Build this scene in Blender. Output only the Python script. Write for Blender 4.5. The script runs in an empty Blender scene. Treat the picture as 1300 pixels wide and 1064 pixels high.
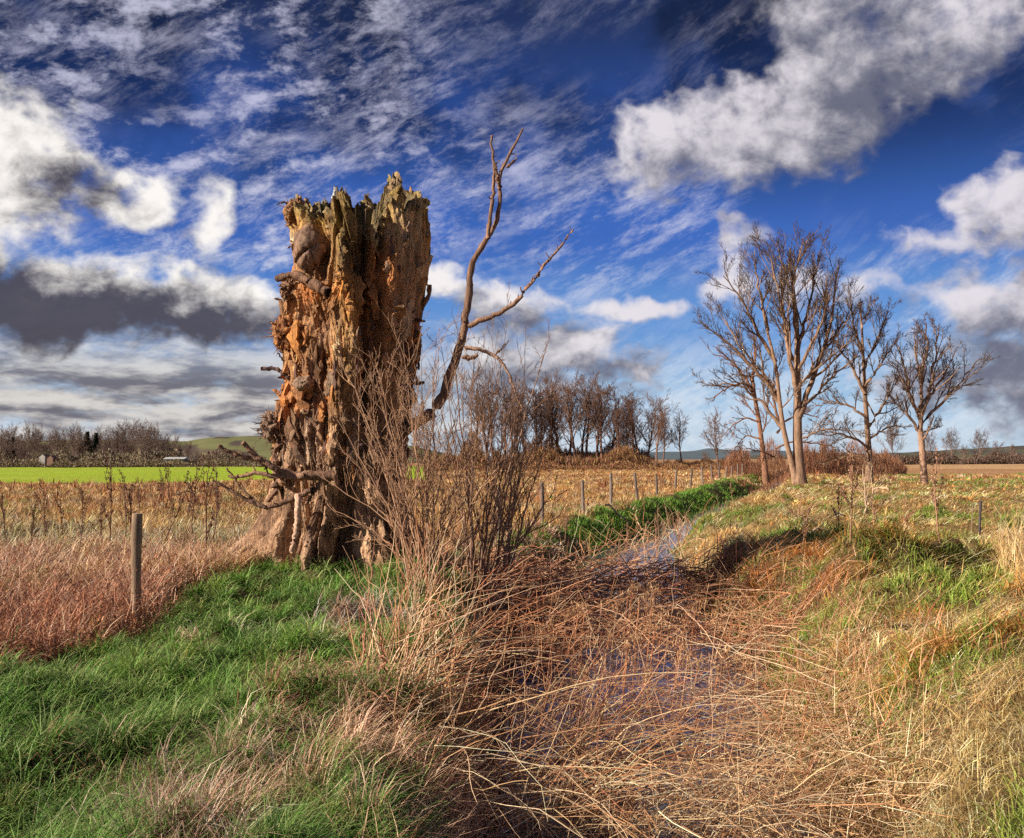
import bpy, math, random
import numpy as np
rng = np.random.default_rng(7)
sc = bpy.context.scene
COL = sc.collection

# ------------------------------------------------------------------ camera
W, H = 1300.0, 1064.0
F = 1197.0                      # focal length in photo pixels
PX0, PY0 = 650.0, 487.5         # optical centre of the original 4:3 frame
HOR = 584.0
PITCH = math.atan((HOR - PY0) / F)
ROLL = math.radians(0.32)
def cam_axes():
    f = np.array([0, math.cos(PITCH), math.sin(PITCH)])
    r = np.array([1.0, 0, 0]); u = np.cross(r, f)
    c, s = math.cos(ROLL), math.sin(ROLL)
    r2 = c * r - s * u; u2 = s * r + c * u
    return r2, u2, f
CR, CU, CF = cam_axes()
def pdir(px, py):
    px = np.asarray(px, float); py = np.asarray(py, float)
    d = (CR * ((px - PX0) / F)[..., None] + CU * ((PY0 - py) / F)[..., None] + CF)
    return d
def P3(px, py, Y):
    """point at depth Y (world metres ahead of the camera) in the direction of a photo position"""
    d = pdir(px, py)
    return d / d[..., 1:2] * np.asarray(Y, float)[..., None]

cam_d = bpy.data.cameras.new('camera'); cam = bpy.data.objects.new('camera', cam_d); COL.objects.link(cam)
cam_d.sensor_fit = 'HORIZONTAL'; cam_d.sensor_width = 36; cam_d.lens = 36 * F / W
cam_d.shift_y = -(H / 2 - PY0) / W
cam_d.clip_start = 0.05; cam_d.clip_end = 9000
from mathutils import Matrix
M = Matrix(((CR[0], CU[0], -CF[0], 0), (CR[1], CU[1], -CF[1], 0), (CR[2], CU[2], -CF[2], 0), (0, 0, 0, 1)))
cam.matrix_world = M
sc.camera = cam
sc.view_settings.view_transform = 'Standard'; sc.view_settings.look = 'None'
sc.view_settings.exposure = 0.7; sc.view_settings.gamma = 1
sc.cycles.use_denoising = False; sc.cycles.use_adaptive_sampling = True; sc.cycles.adaptive_threshold = .02; sc.cycles.adaptive_min_samples = 40; sc.cycles.max_bounces = 8

# ------------------------------------------------------------------ numeric noise
def _h(ix, iy, iz, seed):
    n = (ix.astype(np.int64) * 374761393 + iy.astype(np.int64) * 668265263 + iz.astype(np.int64) * 2147483647 + seed * 974634777) & 0xffffffff
    n = ((n ^ (n >> 13)) * 1274126177) & 0xffffffff
    n = ((n ^ (n >> 16)) * 2246822519) & 0xffffffff
    return ((n ^ (n >> 15)) & 0xffffff) / float(0xffffff)
def vn(x, y, z=None, seed=0):
    x = np.asarray(x, float); y = np.asarray(y, float)
    z = np.zeros_like(x) if z is None else np.asarray(z, float) + 0 * x
    x, y, z = np.broadcast_arrays(x, y, z)
    ix, iy, iz = np.floor(x), np.floor(y), np.floor(z)
    fx, fy, fz = x - ix, y - iy, z - iz
    fx = fx * fx * (3 - 2 * fx); fy = fy * fy * (3 - 2 * fy); fz = fz * fz * (3 - 2 * fz)
    r = 0
    for a in (0, 1):
        for b in (0, 1):
            for c in (0, 1):
                w = (fx if a else 1 - fx) * (fy if b else 1 - fy) * (fz if c else 1 - fz)
                r = r + w * _h(ix + a, iy + b, iz + c, seed)
    return r * 2 - 1
def fbm(x, y, z=None, seed=0, octv=4, gain=.5):
    r = 0; a = 1; s = 0
    x = np.asarray(x, float); y = np.asarray(y, float)
    z = None if z is None else np.asarray(z, float)
    for i in range(octv):
        f = 2.03 ** i
        r = r + a * vn(x * f + 7 * i, y * f - 3 * i, None if z is None else z * f, seed + i); s += a; a *= gain
    return r / s
def sst(a, b, x):
    t = np.clip((np.asarray(x, float) - a) / (b - a), 0, 1); return t * t * (3 - 2 * t)
def mixc(a, b, t):
    t = np.asarray(t)[..., None]
    return np.asarray(a) * (1 - t) + np.asarray(b) * t

# ------------------------------------------------------------------ objects
def tag(o, label=None, cat=None, group=None, kind=None):
    if label: o['label'] = label
    if cat: o['category'] = cat
    if group: o['group'] = group
    if kind: o['kind'] = kind
    return o
def empty(name, loc=(0, 0, 0), label=None, cat=None, group=None):
    o = bpy.data.objects.new(name, None); COL.objects.link(o); o.location = loc
    o.empty_display_size = .2
    return tag(o, label, cat, group)
def mesh_np(name, V, Fc, mat, col=None, parent=None, smooth=True):
    """V (n,3), Fc (m,4) or (m,3) index array or list of such arrays"""
    V = np.ascontiguousarray(V, np.float32).reshape(-1, 3)
    Fl = Fc if isinstance(Fc, list) else [Fc]
    me = bpy.data.meshes.new(name)
    me.vertices.add(len(V)); me.vertices.foreach_set('co', V.ravel())
    idx = np.concatenate([f.reshape(-1) for f in Fl]).astype(np.int32)
    sizes = np.concatenate([np.full(len(f), f.shape[1], np.int32) for f in Fl])
    me.loops.add(len(idx)); me.loops.foreach_set('vertex_index', idx)
    me.polygons.add(len(sizes))
    st = np.concatenate([[0], np.cumsum(sizes)[:-1]]).astype(np.int32)
    me.polygons.foreach_set('loop_start', st)
    try: me.polygons.foreach_set('loop_total', sizes)
    except Exception: pass
    me.polygons.foreach_set('use_smooth', np.full(len(sizes), smooth))
    if col is not None:
        a = me.color_attributes.new('Col', 'FLOAT_COLOR', 'POINT')
        c = np.ones((len(V), 4), np.float32); c[:, :3] = col
        a.data.foreach_set('color', c.ravel())
    me.update(calc_edges=True)
    me.materials.append(mat)
    o = bpy.data.objects.new(name, me); COL.objects.link(o)
    if parent is not None: o.parent = parent
    return o
def nrm(v): return v / np.maximum(np.linalg.norm(v, axis=-1, keepdims=True), 1e-9)

def tubes(Pt, R, sides=4, colr=None, cap=True):
    """Pt (N,k,3), R (N,k) -> verts, quads, per-vertex colour from colr (N,3) or (N,k,3)"""
    N, k, _ = Pt.shape
    T = np.gradient(Pt, axis=1); T = nrm(T)
    ref = np.where(np.abs(T[..., 2:3]) > .8, np.array([1., .1, 0]), np.array([0, 0, 1.]))
    A = nrm(np.cross(T, ref)); B = np.cross(T, A)
    ang = np.arange(sides) * 2 * math.pi / sides
    V = Pt[:, :, None, :] + R[:, :, None, None] * (A[:, :, None, :] * np.cos(ang)[:, None] + B[:, :, None, :] * np.sin(ang)[:, None])
    i = np.arange(N)[:, None, None]; j = np.arange(k - 1)[None, :, None]; s = np.arange(sides)[None, None, :]
    s2 = (s + 1) % sides
    b = (i * k + j) * sides
    q = np.stack([b + s, b + s2, b + sides + s2, b + sides + s], -1).reshape(-1, 4)
    c = None
    if colr is not None:
        cc = colr if colr.ndim == 3 else np.repeat(colr[:, None, :], k, 1)
        c = np.repeat(cc[:, :, None, :], sides, 2).reshape(-1, 3)
    return V.reshape(-1, 3), q, c
class Bag:
    def __init__(s): s.V = []; s.F = []; s.C = []; s.n = 0
    def add(s, V, F, C=None):
        V = np.asarray(V).reshape(-1, 3)
        s.V.append(V); s.F.append(np.asarray(F) + s.n)
        if C is not None: s.C.append(np.broadcast_to(np.asarray(C), V.shape))
        s.n += len(V); return s
    def tubes(s, P, R, sides=4, col=None):
        if len(P): s.add(*tubes(P, R, sides, col))
        return s
    def build(s, name, mat, parent=None, smooth=True):
        C = np.concatenate(s.C) if s.C else None
        return mesh_np(name, np.concatenate(s.V), s.F, mat, C, parent, smooth)

def resample(pts, k, smooth=2):
    pts = np.asarray(pts, float)
    for _ in range(smooth):
        q = [pts[0]]
        for a, b in zip(pts[:-1], pts[1:]): q += [a * .75 + b * .25, a * .25 + b * .75]
        q.append(pts[-1]); pts = np.array(q)
    L = np.concatenate([[0], np.cumsum(np.linalg.norm(np.diff(pts[:, :3], axis=0), axis=1))])
    t = np.linspace(0, L[-1], k)
    return np.stack([np.interp(t, L, pts[:, i]) for i in range(pts.shape[1])], 1)

# ------------------------------------------------------------------ materials
def mat_new(name):
    m = bpy.data.materials.new(name); m.use_nodes = True
    nt = m.node_tree; nt.nodes.clear()
    out = nt.nodes.new('ShaderNodeOutputMaterial'); bs = nt.nodes.new('ShaderNodeBsdfPrincipled')
    nt.links.new(bs.outputs[0], out.inputs[0])
    return m, nt, bs
def N(nt, t, **kw):
    n = nt.nodes.new(t)
    for k, v in kw.items():
        if k.startswith('i_'): n.inputs[k[2:].replace('_', ' ')].default_value = v
        else: setattr(n, k, v)
    return n
def mat_attr(name, rough=.75, noise=0, amt=.3, bump=0, bscale=20, stretch=(1, 1, 1), spec=.3, fibre=0, translucent=0):
    """colour from the mesh's own colour attribute, broken up by procedural noise, with noise bump"""
    m, nt, bs = mat_new(name)
    at = N(nt, 'ShaderNodeAttribute', attribute_name='Col')
    col = at.outputs['Color']
    bs.inputs['Roughness'].default_value = rough; bs.inputs['Specular IOR Level'].default_value = spec
    if noise or bump:
        tc = N(nt, 'ShaderNodeTexCoord'); mp = N(nt, 'ShaderNodeMapping'); mp.inputs['Scale'].default_value = stretch
        nt.links.new(tc.outputs['Object'], mp.inputs[0])
    if noise:
        nz = N(nt, 'ShaderNodeTexNoise', i_Scale=noise, i_Detail=6.0, i_Roughness=.65)
        nt.links.new(mp.outputs[0], nz.inputs['Vector'])
        mr = N(nt, 'ShaderNodeMapRange'); mr.inputs[1].default_value = .3; mr.inputs[2].default_value = .7
        mr.inputs[3].default_value = 1 - amt; mr.inputs[4].default_value = 1 + amt
        nt.links.new(nz.outputs[0], mr.inputs[0])
        vm = N(nt, 'ShaderNodeVectorMath', operation='SCALE')
        nt.links.new(col, vm.inputs[0]); nt.links.new(mr.outputs[0], vm.inputs['Scale']); col = vm.outputs[0]
    nt.links.new(col, bs.inputs['Base Color'])
    if bump:
        nz = N(nt, 'ShaderNodeTexNoise', i_Scale=bscale, i_Detail=8.0, i_Roughness=.7)
        nt.links.new(mp.outputs[0], nz.inputs['Vector'])
        bp = N(nt, 'ShaderNodeBump'); bp.inputs['Strength'].default_value = 1; bp.inputs['Distance'].default_value = bump
        nt.links.new(nz.outputs[0], bp.inputs['Height']); nt.links.new(bp.outputs[0], bs.inputs['Normal'])
    if fibre:
        m2 = N(nt, 'ShaderNodeMapping'); m2.inputs['Scale'].default_value = (1, 1, .09); nt.links.new(tc.outputs['Object'], m2.inputs[0])
        f2 = N(nt, 'ShaderNodeTexNoise', i_Scale=38.0, i_Detail=8.0, i_Roughness=.7, i_Distortion=.6); nt.links.new(m2.outputs[0], f2.inputs['Vector'])
        b2 = N(nt, 'ShaderNodeBump'); b2.inputs['Strength'].default_value = 1; b2.inputs['Distance'].default_value = fibre
        nt.links.new(f2.outputs[0], b2.inputs['Height']); nt.links.new(bp.outputs[0], b2.inputs['Normal']); nt.links.new(b2.outputs[0], bs.inputs['Normal'])
        r2 = N(nt, 'ShaderNodeMapRange'); r2.inputs[1].default_value = .36; r2.inputs[2].default_value = .62; r2.inputs[3].default_value = .45; r2.inputs[4].default_value = 1.35
        nt.links.new(f2.outputs[0], r2.inputs[0])
        v2 = N(nt, 'ShaderNodeVectorMath', operation='SCALE'); nt.links.new(col, v2.inputs[0]); nt.links.new(r2.outputs[0], v2.inputs['Scale']); col = v2.outputs[0]
        nt.links.new(col, bs.inputs['Base Color'])
    if translucent:
        tr = N(nt, 'ShaderNodeBsdfTranslucent'); nt.links.new(col, tr.inputs[0])
        mx = N(nt, 'ShaderNodeMixShader'); mx.inputs[0].default_value = translucent
        out = [n for n in nt.nodes if n.type == 'OUTPUT_MATERIAL'][0]
        nt.links.new(bs.outputs[0], mx.inputs[1]); nt.links.new(tr.outputs[0], mx.inputs[2]); nt.links.new(mx.outputs[0], out.inputs[0])
    return m
M_ground = mat_attr('earth', .95, 3.0, .45, .03, 14, spec=.1)
M_grass = mat_attr('grass_blades', .6, spec=.35, translucent=.25)
M_dry = mat_attr('dry_blades', .65, spec=.35, translucent=.15)
M_stem = mat_attr('dry_stems', .6, spec=.3)
M_bark = mat_attr('tree_bark', .85, 5, .4, .02, 14, (1, 1, .3), spec=.2, fibre=.012)
M_twig = mat_attr('twigs', .75, spec=.25)
M_stump = mat_attr('weathered_wood', .62, 7, .42, .04, 20, (1, 1, .3), spec=.35, fibre=.035)
M_burl = mat_attr('smooth_burl', .6, 6, .4, .02, 12, spec=.3, fibre=.008)
M_post = mat_attr('post_wood', .85, 12, .35, .004, 60, (1, 1, .1), spec=.2)
M_far = mat_attr('far_land', .95, .02, .15, 0, spec=.0)
M_build = mat_attr('building', .8, 1, .1, spec=.2)
def mat_water():
    m, nt, bs = mat_new('still_water')
    bs.inputs['Base Color'].default_value = (.045, .05, .09, 1); bs.inputs['Roughness'].default_value = .06
    bs.inputs['IOR'].default_value = 1.6; bs.inputs['Specular IOR Level'].default_value = .9
    tc = N(nt, 'ShaderNodeTexCoord'); nz = N(nt, 'ShaderNodeTexNoise', i_Scale=2.5, i_Detail=3.0)
    nt.links.new(tc.outputs['Object'], nz.inputs['Vector'])
    bp = N(nt, 'ShaderNodeBump'); bp.inputs['Strength'].default_value = .5; bp.inputs['Distance'].default_value = .008
    nt.links.new(nz.outputs[0], bp.inputs['Height']); nt.links.new(bp.outputs[0], bs.inputs['Normal'])
    return m
M_water = mat_water()

# ------------------------------------------------------------------ light
SUN_AZ = math.radians(-113)     # from the view direction (+Y), clockwise positive
SUN_EL = math.radians(27)
sd = np.array([math.sin(SUN_AZ) * math.cos(SUN_EL), math.cos(SUN_AZ) * math.cos(SUN_EL), math.sin(SUN_EL)])
sl = bpy.data.lights.new('sun', 'SUN'); sl.energy = 5.0; sl.angle = math.radians(.55); sl.color = (1, .9, .76)
so = bpy.data.objects.new('sun', sl); COL.objects.link(so)
from mathutils import Vector
so.rotation_euler = Vector(sd).to_track_quat('Z', 'Y').to_euler(); so.location = (-40, 0, 60)

# ------------------------------------------------------------------ sky
wd = bpy.data.worlds.new('World'); sc.world = wd; wd.use_nodes = True
nt = wd.node_tree; nt.nodes.clear()
def lk(a, b): nt.links.new(a, b)
def mth(op, a, b=None, c=None, clamp=False):
    n = nt.nodes.new('ShaderNodeMath'); n.operation = op; n.use_clamp = clamp
    for i, v in enumerate((a, b, c)):
        if v is None: continue
        if isinstance(v, (int, float)): n.inputs[i].default_value = v
        else: lk(v, n.inputs[i])
    return n.outputs[0]
def comb(x, y, z=0.0):
    n = nt.nodes.new('ShaderNodeCombineXYZ')
    for i, v in enumerate((x, y, z)):
        if isinstance(v, (int, float)): n.inputs[i].default_value = v
        else: lk(v, n.inputs[i])
    return n.outputs[0]
def noise(vec, scale, detail=5.0, rough=.55, dist=0.0):
    n = nt.nodes.new('ShaderNodeTexNoise'); lk(vec, n.inputs['Vector'])
    n.inputs['Scale'].default_value = scale; n.inputs['Detail'].default_value = detail
    n.inputs['Roughness'].default_value = rough; n.inputs['Distortion'].default_value = dist
    return n.outputs[0]
def mapr(v, a, b, c=0.0, d=1.0, smooth=True):
    n = nt.nodes.new('ShaderNodeMapRange'); n.interpolation_type = 'SMOOTHSTEP' if smooth else 'LINEAR'
    lk(v, n.inputs[0])
    for i, q in enumerate((a, b, c, d)): n.inputs[i + 1].default_value = q
    return n.outputs[0]
def mixrgb(f, a, b):
    n = nt.nodes.new('ShaderNodeMix'); n.data_type = 'RGBA'
    if isinstance(f, (int, float)): n.inputs[0].default_value = f
    else: lk(f, n.inputs[0])
    for i, v in ((6, a), (7, b)):
        if isinstance(v, tuple): n.inputs[i].default_value = (*v, 1)
        else: lk(v, n.inputs[i])
    return n.outputs[2]
def s2l(r, g, b): return tuple(((c / 255) / 12.92 if c / 255 < .04045 else ((c / 255 + .055) / 1.055) ** 2.4) for c in (r, g, b))
tc = nt.nodes.new('ShaderNodeTexCoord')
sep = nt.nodes.new('ShaderNodeSeparateXYZ'); lk(tc.outputs['Generated'], sep.inputs[0])
X_, Y_, Z_ = sep.outputs
DEG = 180 / math.pi
AZ = mth('MULTIPLY', mth('ARCTAN2', X_, Y_), DEG)
EL = mth('MULTIPLY', mth('ARCSINE', Z_), DEG)
ELp = mth('MAXIMUM', EL, 0.0)
# cloud-deck coordinates: streaks converge towards the horizon as they do in a real sky
iz = mth('DIVIDE', 1.0, mth('MAXIMUM', mth('ADD', Z_, .06), .03))
CX = mth('MULTIPLY', X_, iz); CY = mth('MULTIPLY', Y_, iz)
def azel(px, py):
    d = pdir(px, py); d = d / np.linalg.norm(d)
    return math.degrees(math.atan2(d[0], d[1])), math.degrees(math.asin(d[2]))
PD = F * math.pi / 180
# big soft cumulus: (px, py, rx, ry, rotation deg, weight)
CUM = [(-5, 215, 110, 90, 0, 1.3), (85, 225, 50, 45, -30, .75), (190, 258, 74, 34, 8, .85), (262, 282, 30, 50, 0, .85),
       (50, 385, 160, 56, -3, 1.35), (250, 392, 112, 44, 3, 1.2), (-50, 345, 110, 70, 0, 1.2),
       (735, 442, 68, 34, 0, 1.0), (672, 470, 105, 30, 0, .85), (655, 388, 75, 34, 8, .85), (815, 402, 66, 17, 2, .85),
       (868, 178, 90, 52, -10, .95), (975, 158, 130, 60, -22, 1.1), (1070, 100, 120, 84, -25, 1.1), (1225, 45, 105, 48, -20, .8), (1040, 5, 90, 50, 0, .7),
       (1280, 262, 62, 42, 0, 1.0), (1270, 388, 82, 52, 0, 1.1), (1235, 470, 100, 38, 0, .9), (1200, 300, 60, 22, 0, .6),
       (928, 368, 38, 34, 0, .8), (936, 300, 26, 22, 0, .75), (1010, 360, 40, 20, 0, .55), (565, 360, 50, 22, 0, .75), (1080, 378, 50, 22, 0, .55), (790, 470, 50, 16, 0, .6), (620, 440, 60, 24, 0, .7), (705, 505, 110, 14, 0, .5), (1290, 480, 60, 60, 0, .7)]
def density(ax, el):
    p = comb(ax, el, 3.3)
    wx = mth('MULTIPLY', mth('SUBTRACT', noise(p, .16, 3, .6), .5), 5.0)
    wy = mth('MULTIPLY', mth('SUBTRACT', noise(comb(ax, el, 9.1), .2, 3, .6), .5), 4.0)
    ax2 = mth('ADD', ax, wx); el2 = mth('ADD', el, wy)
    best = None
    for (px, py, rx, ry, rot, w) in CUM:
        a0, e0 = azel(px, py); rx /= PD; ry /= PD; r = math.radians(-rot)
        dx = mth('SUBTRACT', ax2, a0); dy = mth('SUBTRACT', el2, e0)
        u = mth('MULTIPLY_ADD', dx, math.cos(r) / rx, mth('MULTIPLY', dy, math.sin(r) / rx))
        v = mth('MULTIPLY_ADD', dx, -math.sin(r) / ry, mth('MULTIPLY', dy, math.cos(r) / ry))
        q = mth('MULTIPLY_ADD', u, u, mth('MULTIPLY', v, v))
        g = mth('MULTIPLY_ADD', q, -w * .8, w)
        best = g if best is None else mth('SMOOTH_MAX', best, g, .25)
    n1 = noise(comb(ax, mth('MULTIPLY', el, 1.15), 0.0), .28, 8, .6, .3)
    nb = mth('ABSOLUTE', mth('SUBTRACT', noise(comb(ax, mth('MULTIPLY', el, 1.2), 51.0), .34, 5, .5, 0.0), .5))
    bil = mth('MULTIPLY_ADD', nb, -3.4, .42)
    return mth('ADD', mth('ADD', mth('MAXIMUM', best, -1.2), bil), mth('MULTIPLY', mth('SUBTRACT', n1, .5), 2.0)), n1
D0, n1 = density(AZ, EL)
D1, _ = density(mth('ADD', AZ, -1.5), mth('ADD', EL, 1.7))
def field(lst):
    tot = None
    for (px, py, rx, ry, w) in lst:
        a0, e0 = azel(px, py)
        u = mth('MULTIPLY', mth('SUBTRACT', WAZ, a0), PD / rx); v = mth('MULTIPLY', mth('SUBTRACT', WEL, e0), PD / ry)
        q = mth('MULTIPLY_ADD', u, u, mth('MULTIPLY', v, v))
        g = mth('MULTIPLY', mth('EXPONENT', mth('MULTIPLY', q, -1.0)), w)
        tot = g if tot is None else mth('ADD', tot, g)
    return tot
WAZ = mth('ADD', AZ, mth('MULTIPLY', mth('SUBTRACT', noise(comb(AZ, EL, 31.0), .3, 5, .6), .5), 5.0))
WEL = mth('ADD', EL, mth('MULTIPLY', mth('SUBTRACT', noise(comb(AZ, EL, 37.0), .3, 5, .6), .5), 4.0))
grain = mth('MULTIPLY', mth('SUBTRACT', noise(comb(AZ, mth('MULTIPLY', EL, 1.4), 44.0), .4, 10, .64, .3), .5), 3.0)
shade = field([(5, 205, 95, 75, 1.1), (60, 308, 150, 20, .9), (190, 262, 80, 40, .7), (265, 275, 34, 50, .6), (930, 175, 110, 32, .45), (1045, 95, 60, 50, .35), (1240, 38, 60, 25, .45),
               (1225, 378, 50, 40, .45), (1290, 250, 45, 38, .45), (740, 430, 45, 18, .4), (928, 365, 40, 40, .5), (110, 232, 45, 42, -1.2), (60, 405, 180, 32, -.8), (260, 405, 110, 28, -.7), (150, 372, 90, 18, -.25), (20, 405, 110, 50, -.8),
               (1120, 130, 110, 80, -.5), (1000, 15, 80, 60, -.3), (1235, 480, 150, 60, -.9), (720, 478, 130, 20, -.55), (815, 412, 70, 16, -.4), (645, 402, 60, 20, -.4), (1260, 160, 80, 60, -.4)])
cov = mth('MULTIPLY', mapr(D0, .02, 1.05), .96)
lit = mapr(mth('ADD', mth('ADD', shade, grain), mth('SUBTRACT', mth('MULTIPLY', D0, .3), mth('MULTIPLY', mth('SUBTRACT', D1, .8), .75))), -.6, 1.5)
# low layered stratocumulus on the left, near the horizon
st_n = noise(comb(mth('MULTIPLY', AZ, .5), mth('MULTIPLY', EL, 1.7), 5.0), .4, 9, .6, .15)
st_mask = mth('MULTIPLY', mapr(AZ, 6, -12), mapr(EL, 9.5, 4.0))
st_cov = mth('MULTIPLY', st_mask, mapr(st_n, .22, .5))
st_sh = mapr(noise(comb(mth('MULTIPLY', AZ, .5), mth('MULTIPLY', mth('ADD', EL, .45), 1.8), 5.0), .4, 9, .6, .15), .38, .62)
# cirrus streaks
ca, sa = math.cos(math.radians(24)), math.sin(math.radians(24))
SA = mth('MULTIPLY_ADD', AZ, ca, mth('MULTIPLY', EL, -sa * -1)); SB = mth('MULTIPLY_ADD', AZ, -sa, mth('MULTIPLY', EL, ca))
w0 = mth('MULTIPLY', mth('SUBTRACT', noise(comb(AZ, EL, 1.0), .06, 2, .45), .5), 5.0)
c1a = noise(comb(mth('MULTIPLY', SA, .3), mth('ADD', SB, w0), 2.0), .55, 14, .7, .1)
c1b = noise(comb(mth('MULTIPLY', SA, .45), mth('ADD', SB, mth('MULTIPLY', w0, .6)), 22.0), 1.5, 12, .72, .08)
c1 = mth('MULTIPLY_ADD', c1a, .68, mth('MULTIPLY', c1b, .32))
c2 = noise(comb(mth('MULTIPLY', AZ, .55), mth('ADD', EL, mth('MULTIPLY', AZ, -.12)), 7.0), .6, 15, .66, .12)
patch = noise(comb(AZ, EL, 12.0), .085, 3, .5)
cir = mth('MULTIPLY', mapr(c1, .45, .67), mapr(patch, .34, .6))
# mottled high cloud towards the upper left
mot = mth('MULTIPLY', mapr(c2, .47, .70), mapr(AZ, 6, -10))
cirr = mth('MAXIMUM', mth('MULTIPLY', cir, .74), mth('MULTIPLY', mot, .8))
cirr = mth('MULTIPLY', cirr, mth('SUBTRACT', 1.0, field([(770, 70, 200, 90, 1.0), (1180, 130, 140, 60, .6), (1190, 235, 200, 70, .75), (205, 115, 60, 45, .6), (1130, 190, 120, 60, .5)]), None, True))
cirr = mth('MAXIMUM', cirr, mth('MULTIPLY', mth('MULTIPLY', mapr(c1, .38, .6), mapr(EL, 10, 3)), .62))
# base colour of the clear sky by elevation
rp = nt.nodes.new('ShaderNodeValToRGB'); lk(mth('DIVIDE', ELp, 40.0), rp.inputs[0])
cr = rp.color_ramp; cr.interpolation = 'EASE'
stops = [(0, s2l(168, 192, 212)), (.08, s2l(140, 178, 214)), (.2, s2l(84, 136, 202)), (.34, s2l(44, 92, 180)), (.5, s2l(22, 58, 132)), (.66, s2l(11, 28, 78)), (1, s2l(10, 22, 66))]
cr.elements[0].position = 0; cr.elements[0].color = (*stops[0][1], 1)
cr.elements[1].position = 1; cr.elements[1].color = (*stops[-1][1], 1)
for p, c in stops[1:-1]:
    e = cr.elements.new(p); e.color = (*c, 1)
sky = nt.nodes.new('ShaderNodeTexSky'); sky.sky_type = 'NISHITA'; sky.sun_disc = False
sky.sun_elevation = SUN_EL; sky.sun_rotation = SUN_AZ
skym = nt.nodes.new('ShaderNodeVectorMath'); skym.operation = 'SCALE'; lk(sky.outputs[0], skym.inputs[0]); skym.inputs['Scale'].default_value = .012
base = nt.nodes.new('ShaderNodeVectorMath'); base.operation = 'ADD'; lk(rp.outputs[0], base.inputs[0]); lk(skym.outputs[0], base.inputs[1])
# darker drifts in the blue overhead
dk = mth('MULTIPLY_ADD', mapr(noise(comb(AZ, EL, 20.0), .09, 4, .6), .38, .6, 0.0, 1.0), .6, .4)
dkm = mth('ADD', mth('MULTIPLY', mth('SUBTRACT', dk, 1.0), mapr(EL, 10, 22)), 1.0)
b2 = nt.nodes.new('ShaderNodeVectorMath'); b2.operation = 'SCALE'; lk(base.outputs[0], b2.inputs[0]); lk(dkm, b2.inputs['Scale'])
c_cir = mixrgb(mapr(EL, 3, 20), s2l(228, 234, 242), s2l(206, 206, 230))
col = mixrgb(cirr, b2.outputs[0], c_cir)
col = mixrgb(st_cov, col, mixrgb(st_sh, s2l(214, 210, 206), s2l(112, 111, 122)))
c_lit = mixrgb(mapr(AZ, -14, 12), s2l(255, 250, 244), s2l(228, 222, 228))
c_dk = mixrgb(mapr(AZ, -22, 10), s2l(78, 74, 84), s2l(108, 110, 128))
ccol = mixrgb(lit, c_dk, c_lit)
col = mixrgb(cov, col, ccol)
bg = nt.nodes.new('ShaderNodeBackground'); lk(col, bg.inputs[0]); bg.inputs[1].default_value = .63
wo = nt.nodes.new('ShaderNodeOutputWorld'); lk(bg.outputs[0], wo.inputs[0])
wd.cycles.sampling_method = 'MANUAL'; wd.cycles.sample_map_resolution = 512

# ------------------------------------------------------------------ terrain
CY_ = np.array([-20, 0, 5, 8, 11, 14, 18, 22, 26, 35, 45, 60, 100, 400.])
CX_ = np.array([1.0, 1.1, 1.1, 1.15, 1.3, 1.6, 1.9, 2.5, 3.7, 6.8, 10.3, 15.4, 29, 130.])
def chan(Y): return np.interp(Y, CY_, CX_) + .12 * np.sin(Y * .7)
def hwat(Y): return np.interp(Y, [0, 7, 11, 16, 25, 60, 120], [1.0, 1.0, 1.4, 1.35, .85, .85, .85])
WZ = -2.42
def fenceX(Y): return .326 * Y - 7.355
ST = np.array([-2.32, 13.5])
MOUNDS = [(-2.4, 13.3, 2.0, .36), (4.6, 11.7, .5, .5), (3.9, 11.2, .45, .34), (5.4, 12.2, .6, .4), (5.3, 8.6, .7, .2),
          (3.7, 6.6, .45, .16), (6.5, 14.5, 1.4, .22), (-2.6, 5.4, .5, .12), (-3.3, 6.4, .45, .12), (-1.2, 6.3, .4, .08)]
def ground(X, Y, fine=True):
    X = np.asarray(X, float); Y = np.asarray(Y, float)
    r = np.hypot(X, Y)
    z = -1.7 + .1 * fbm(X * .06, Y * .06, seed=3, octv=2) * np.clip(r / 20, 0, 3)
    d = X - chan(Y)
    z = z + .26 * np.exp(-((d - 3.6) / 1.8) ** 2) * sst(120, 60, Y)
    for (mx, my, s, a) in MOUNDS: z = z + a * np.exp(-(((X - mx) ** 2 + (Y - my) ** 2) / (s * s)))
    if fine:
        near = sst(70, 15, r)
        z = z + near * (.12 * fbm(X * .9, Y * .9, seed=11, octv=3) + .13 * (np.abs(fbm(X * 1.9, Y * 1.9, seed=12, octv=2)) * 2 - .5) + .03 * fbm(X * 5, Y * 5, seed=13, octv=2) + np.where(X > chan(Y), .20, .05) * np.clip(fbm(X * 1.35, Y * 1.35, seed=14, octv=2) * 1.6, -.4, 1))
    # grassy hollow on the field beyond the single tree
    z = z - .5 * np.exp(-((X - 33 - .25 * (Y - 62)) / 7) ** 2 - ((Y - 66) / 5.) ** 2)
    hw = hwat(Y) + .18 * fbm(Y * .8, 0 * Y + np.sign(d) * 5, seed=5, octv=2)
    a = np.abs(d)
    t = sst(hw - .35, hw + np.where(d > 0, 1.15, 1.0 + .9 * sst(17, 26, Y)), a)
    t = np.maximum(t, sst(2.8, 1.2, Y)); t = np.maximum(t, sst(150, 190, Y))
    z = z * t + (WZ - .28) * (1 - t)
    return z + sst(250, 900, r) * 0.8

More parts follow.
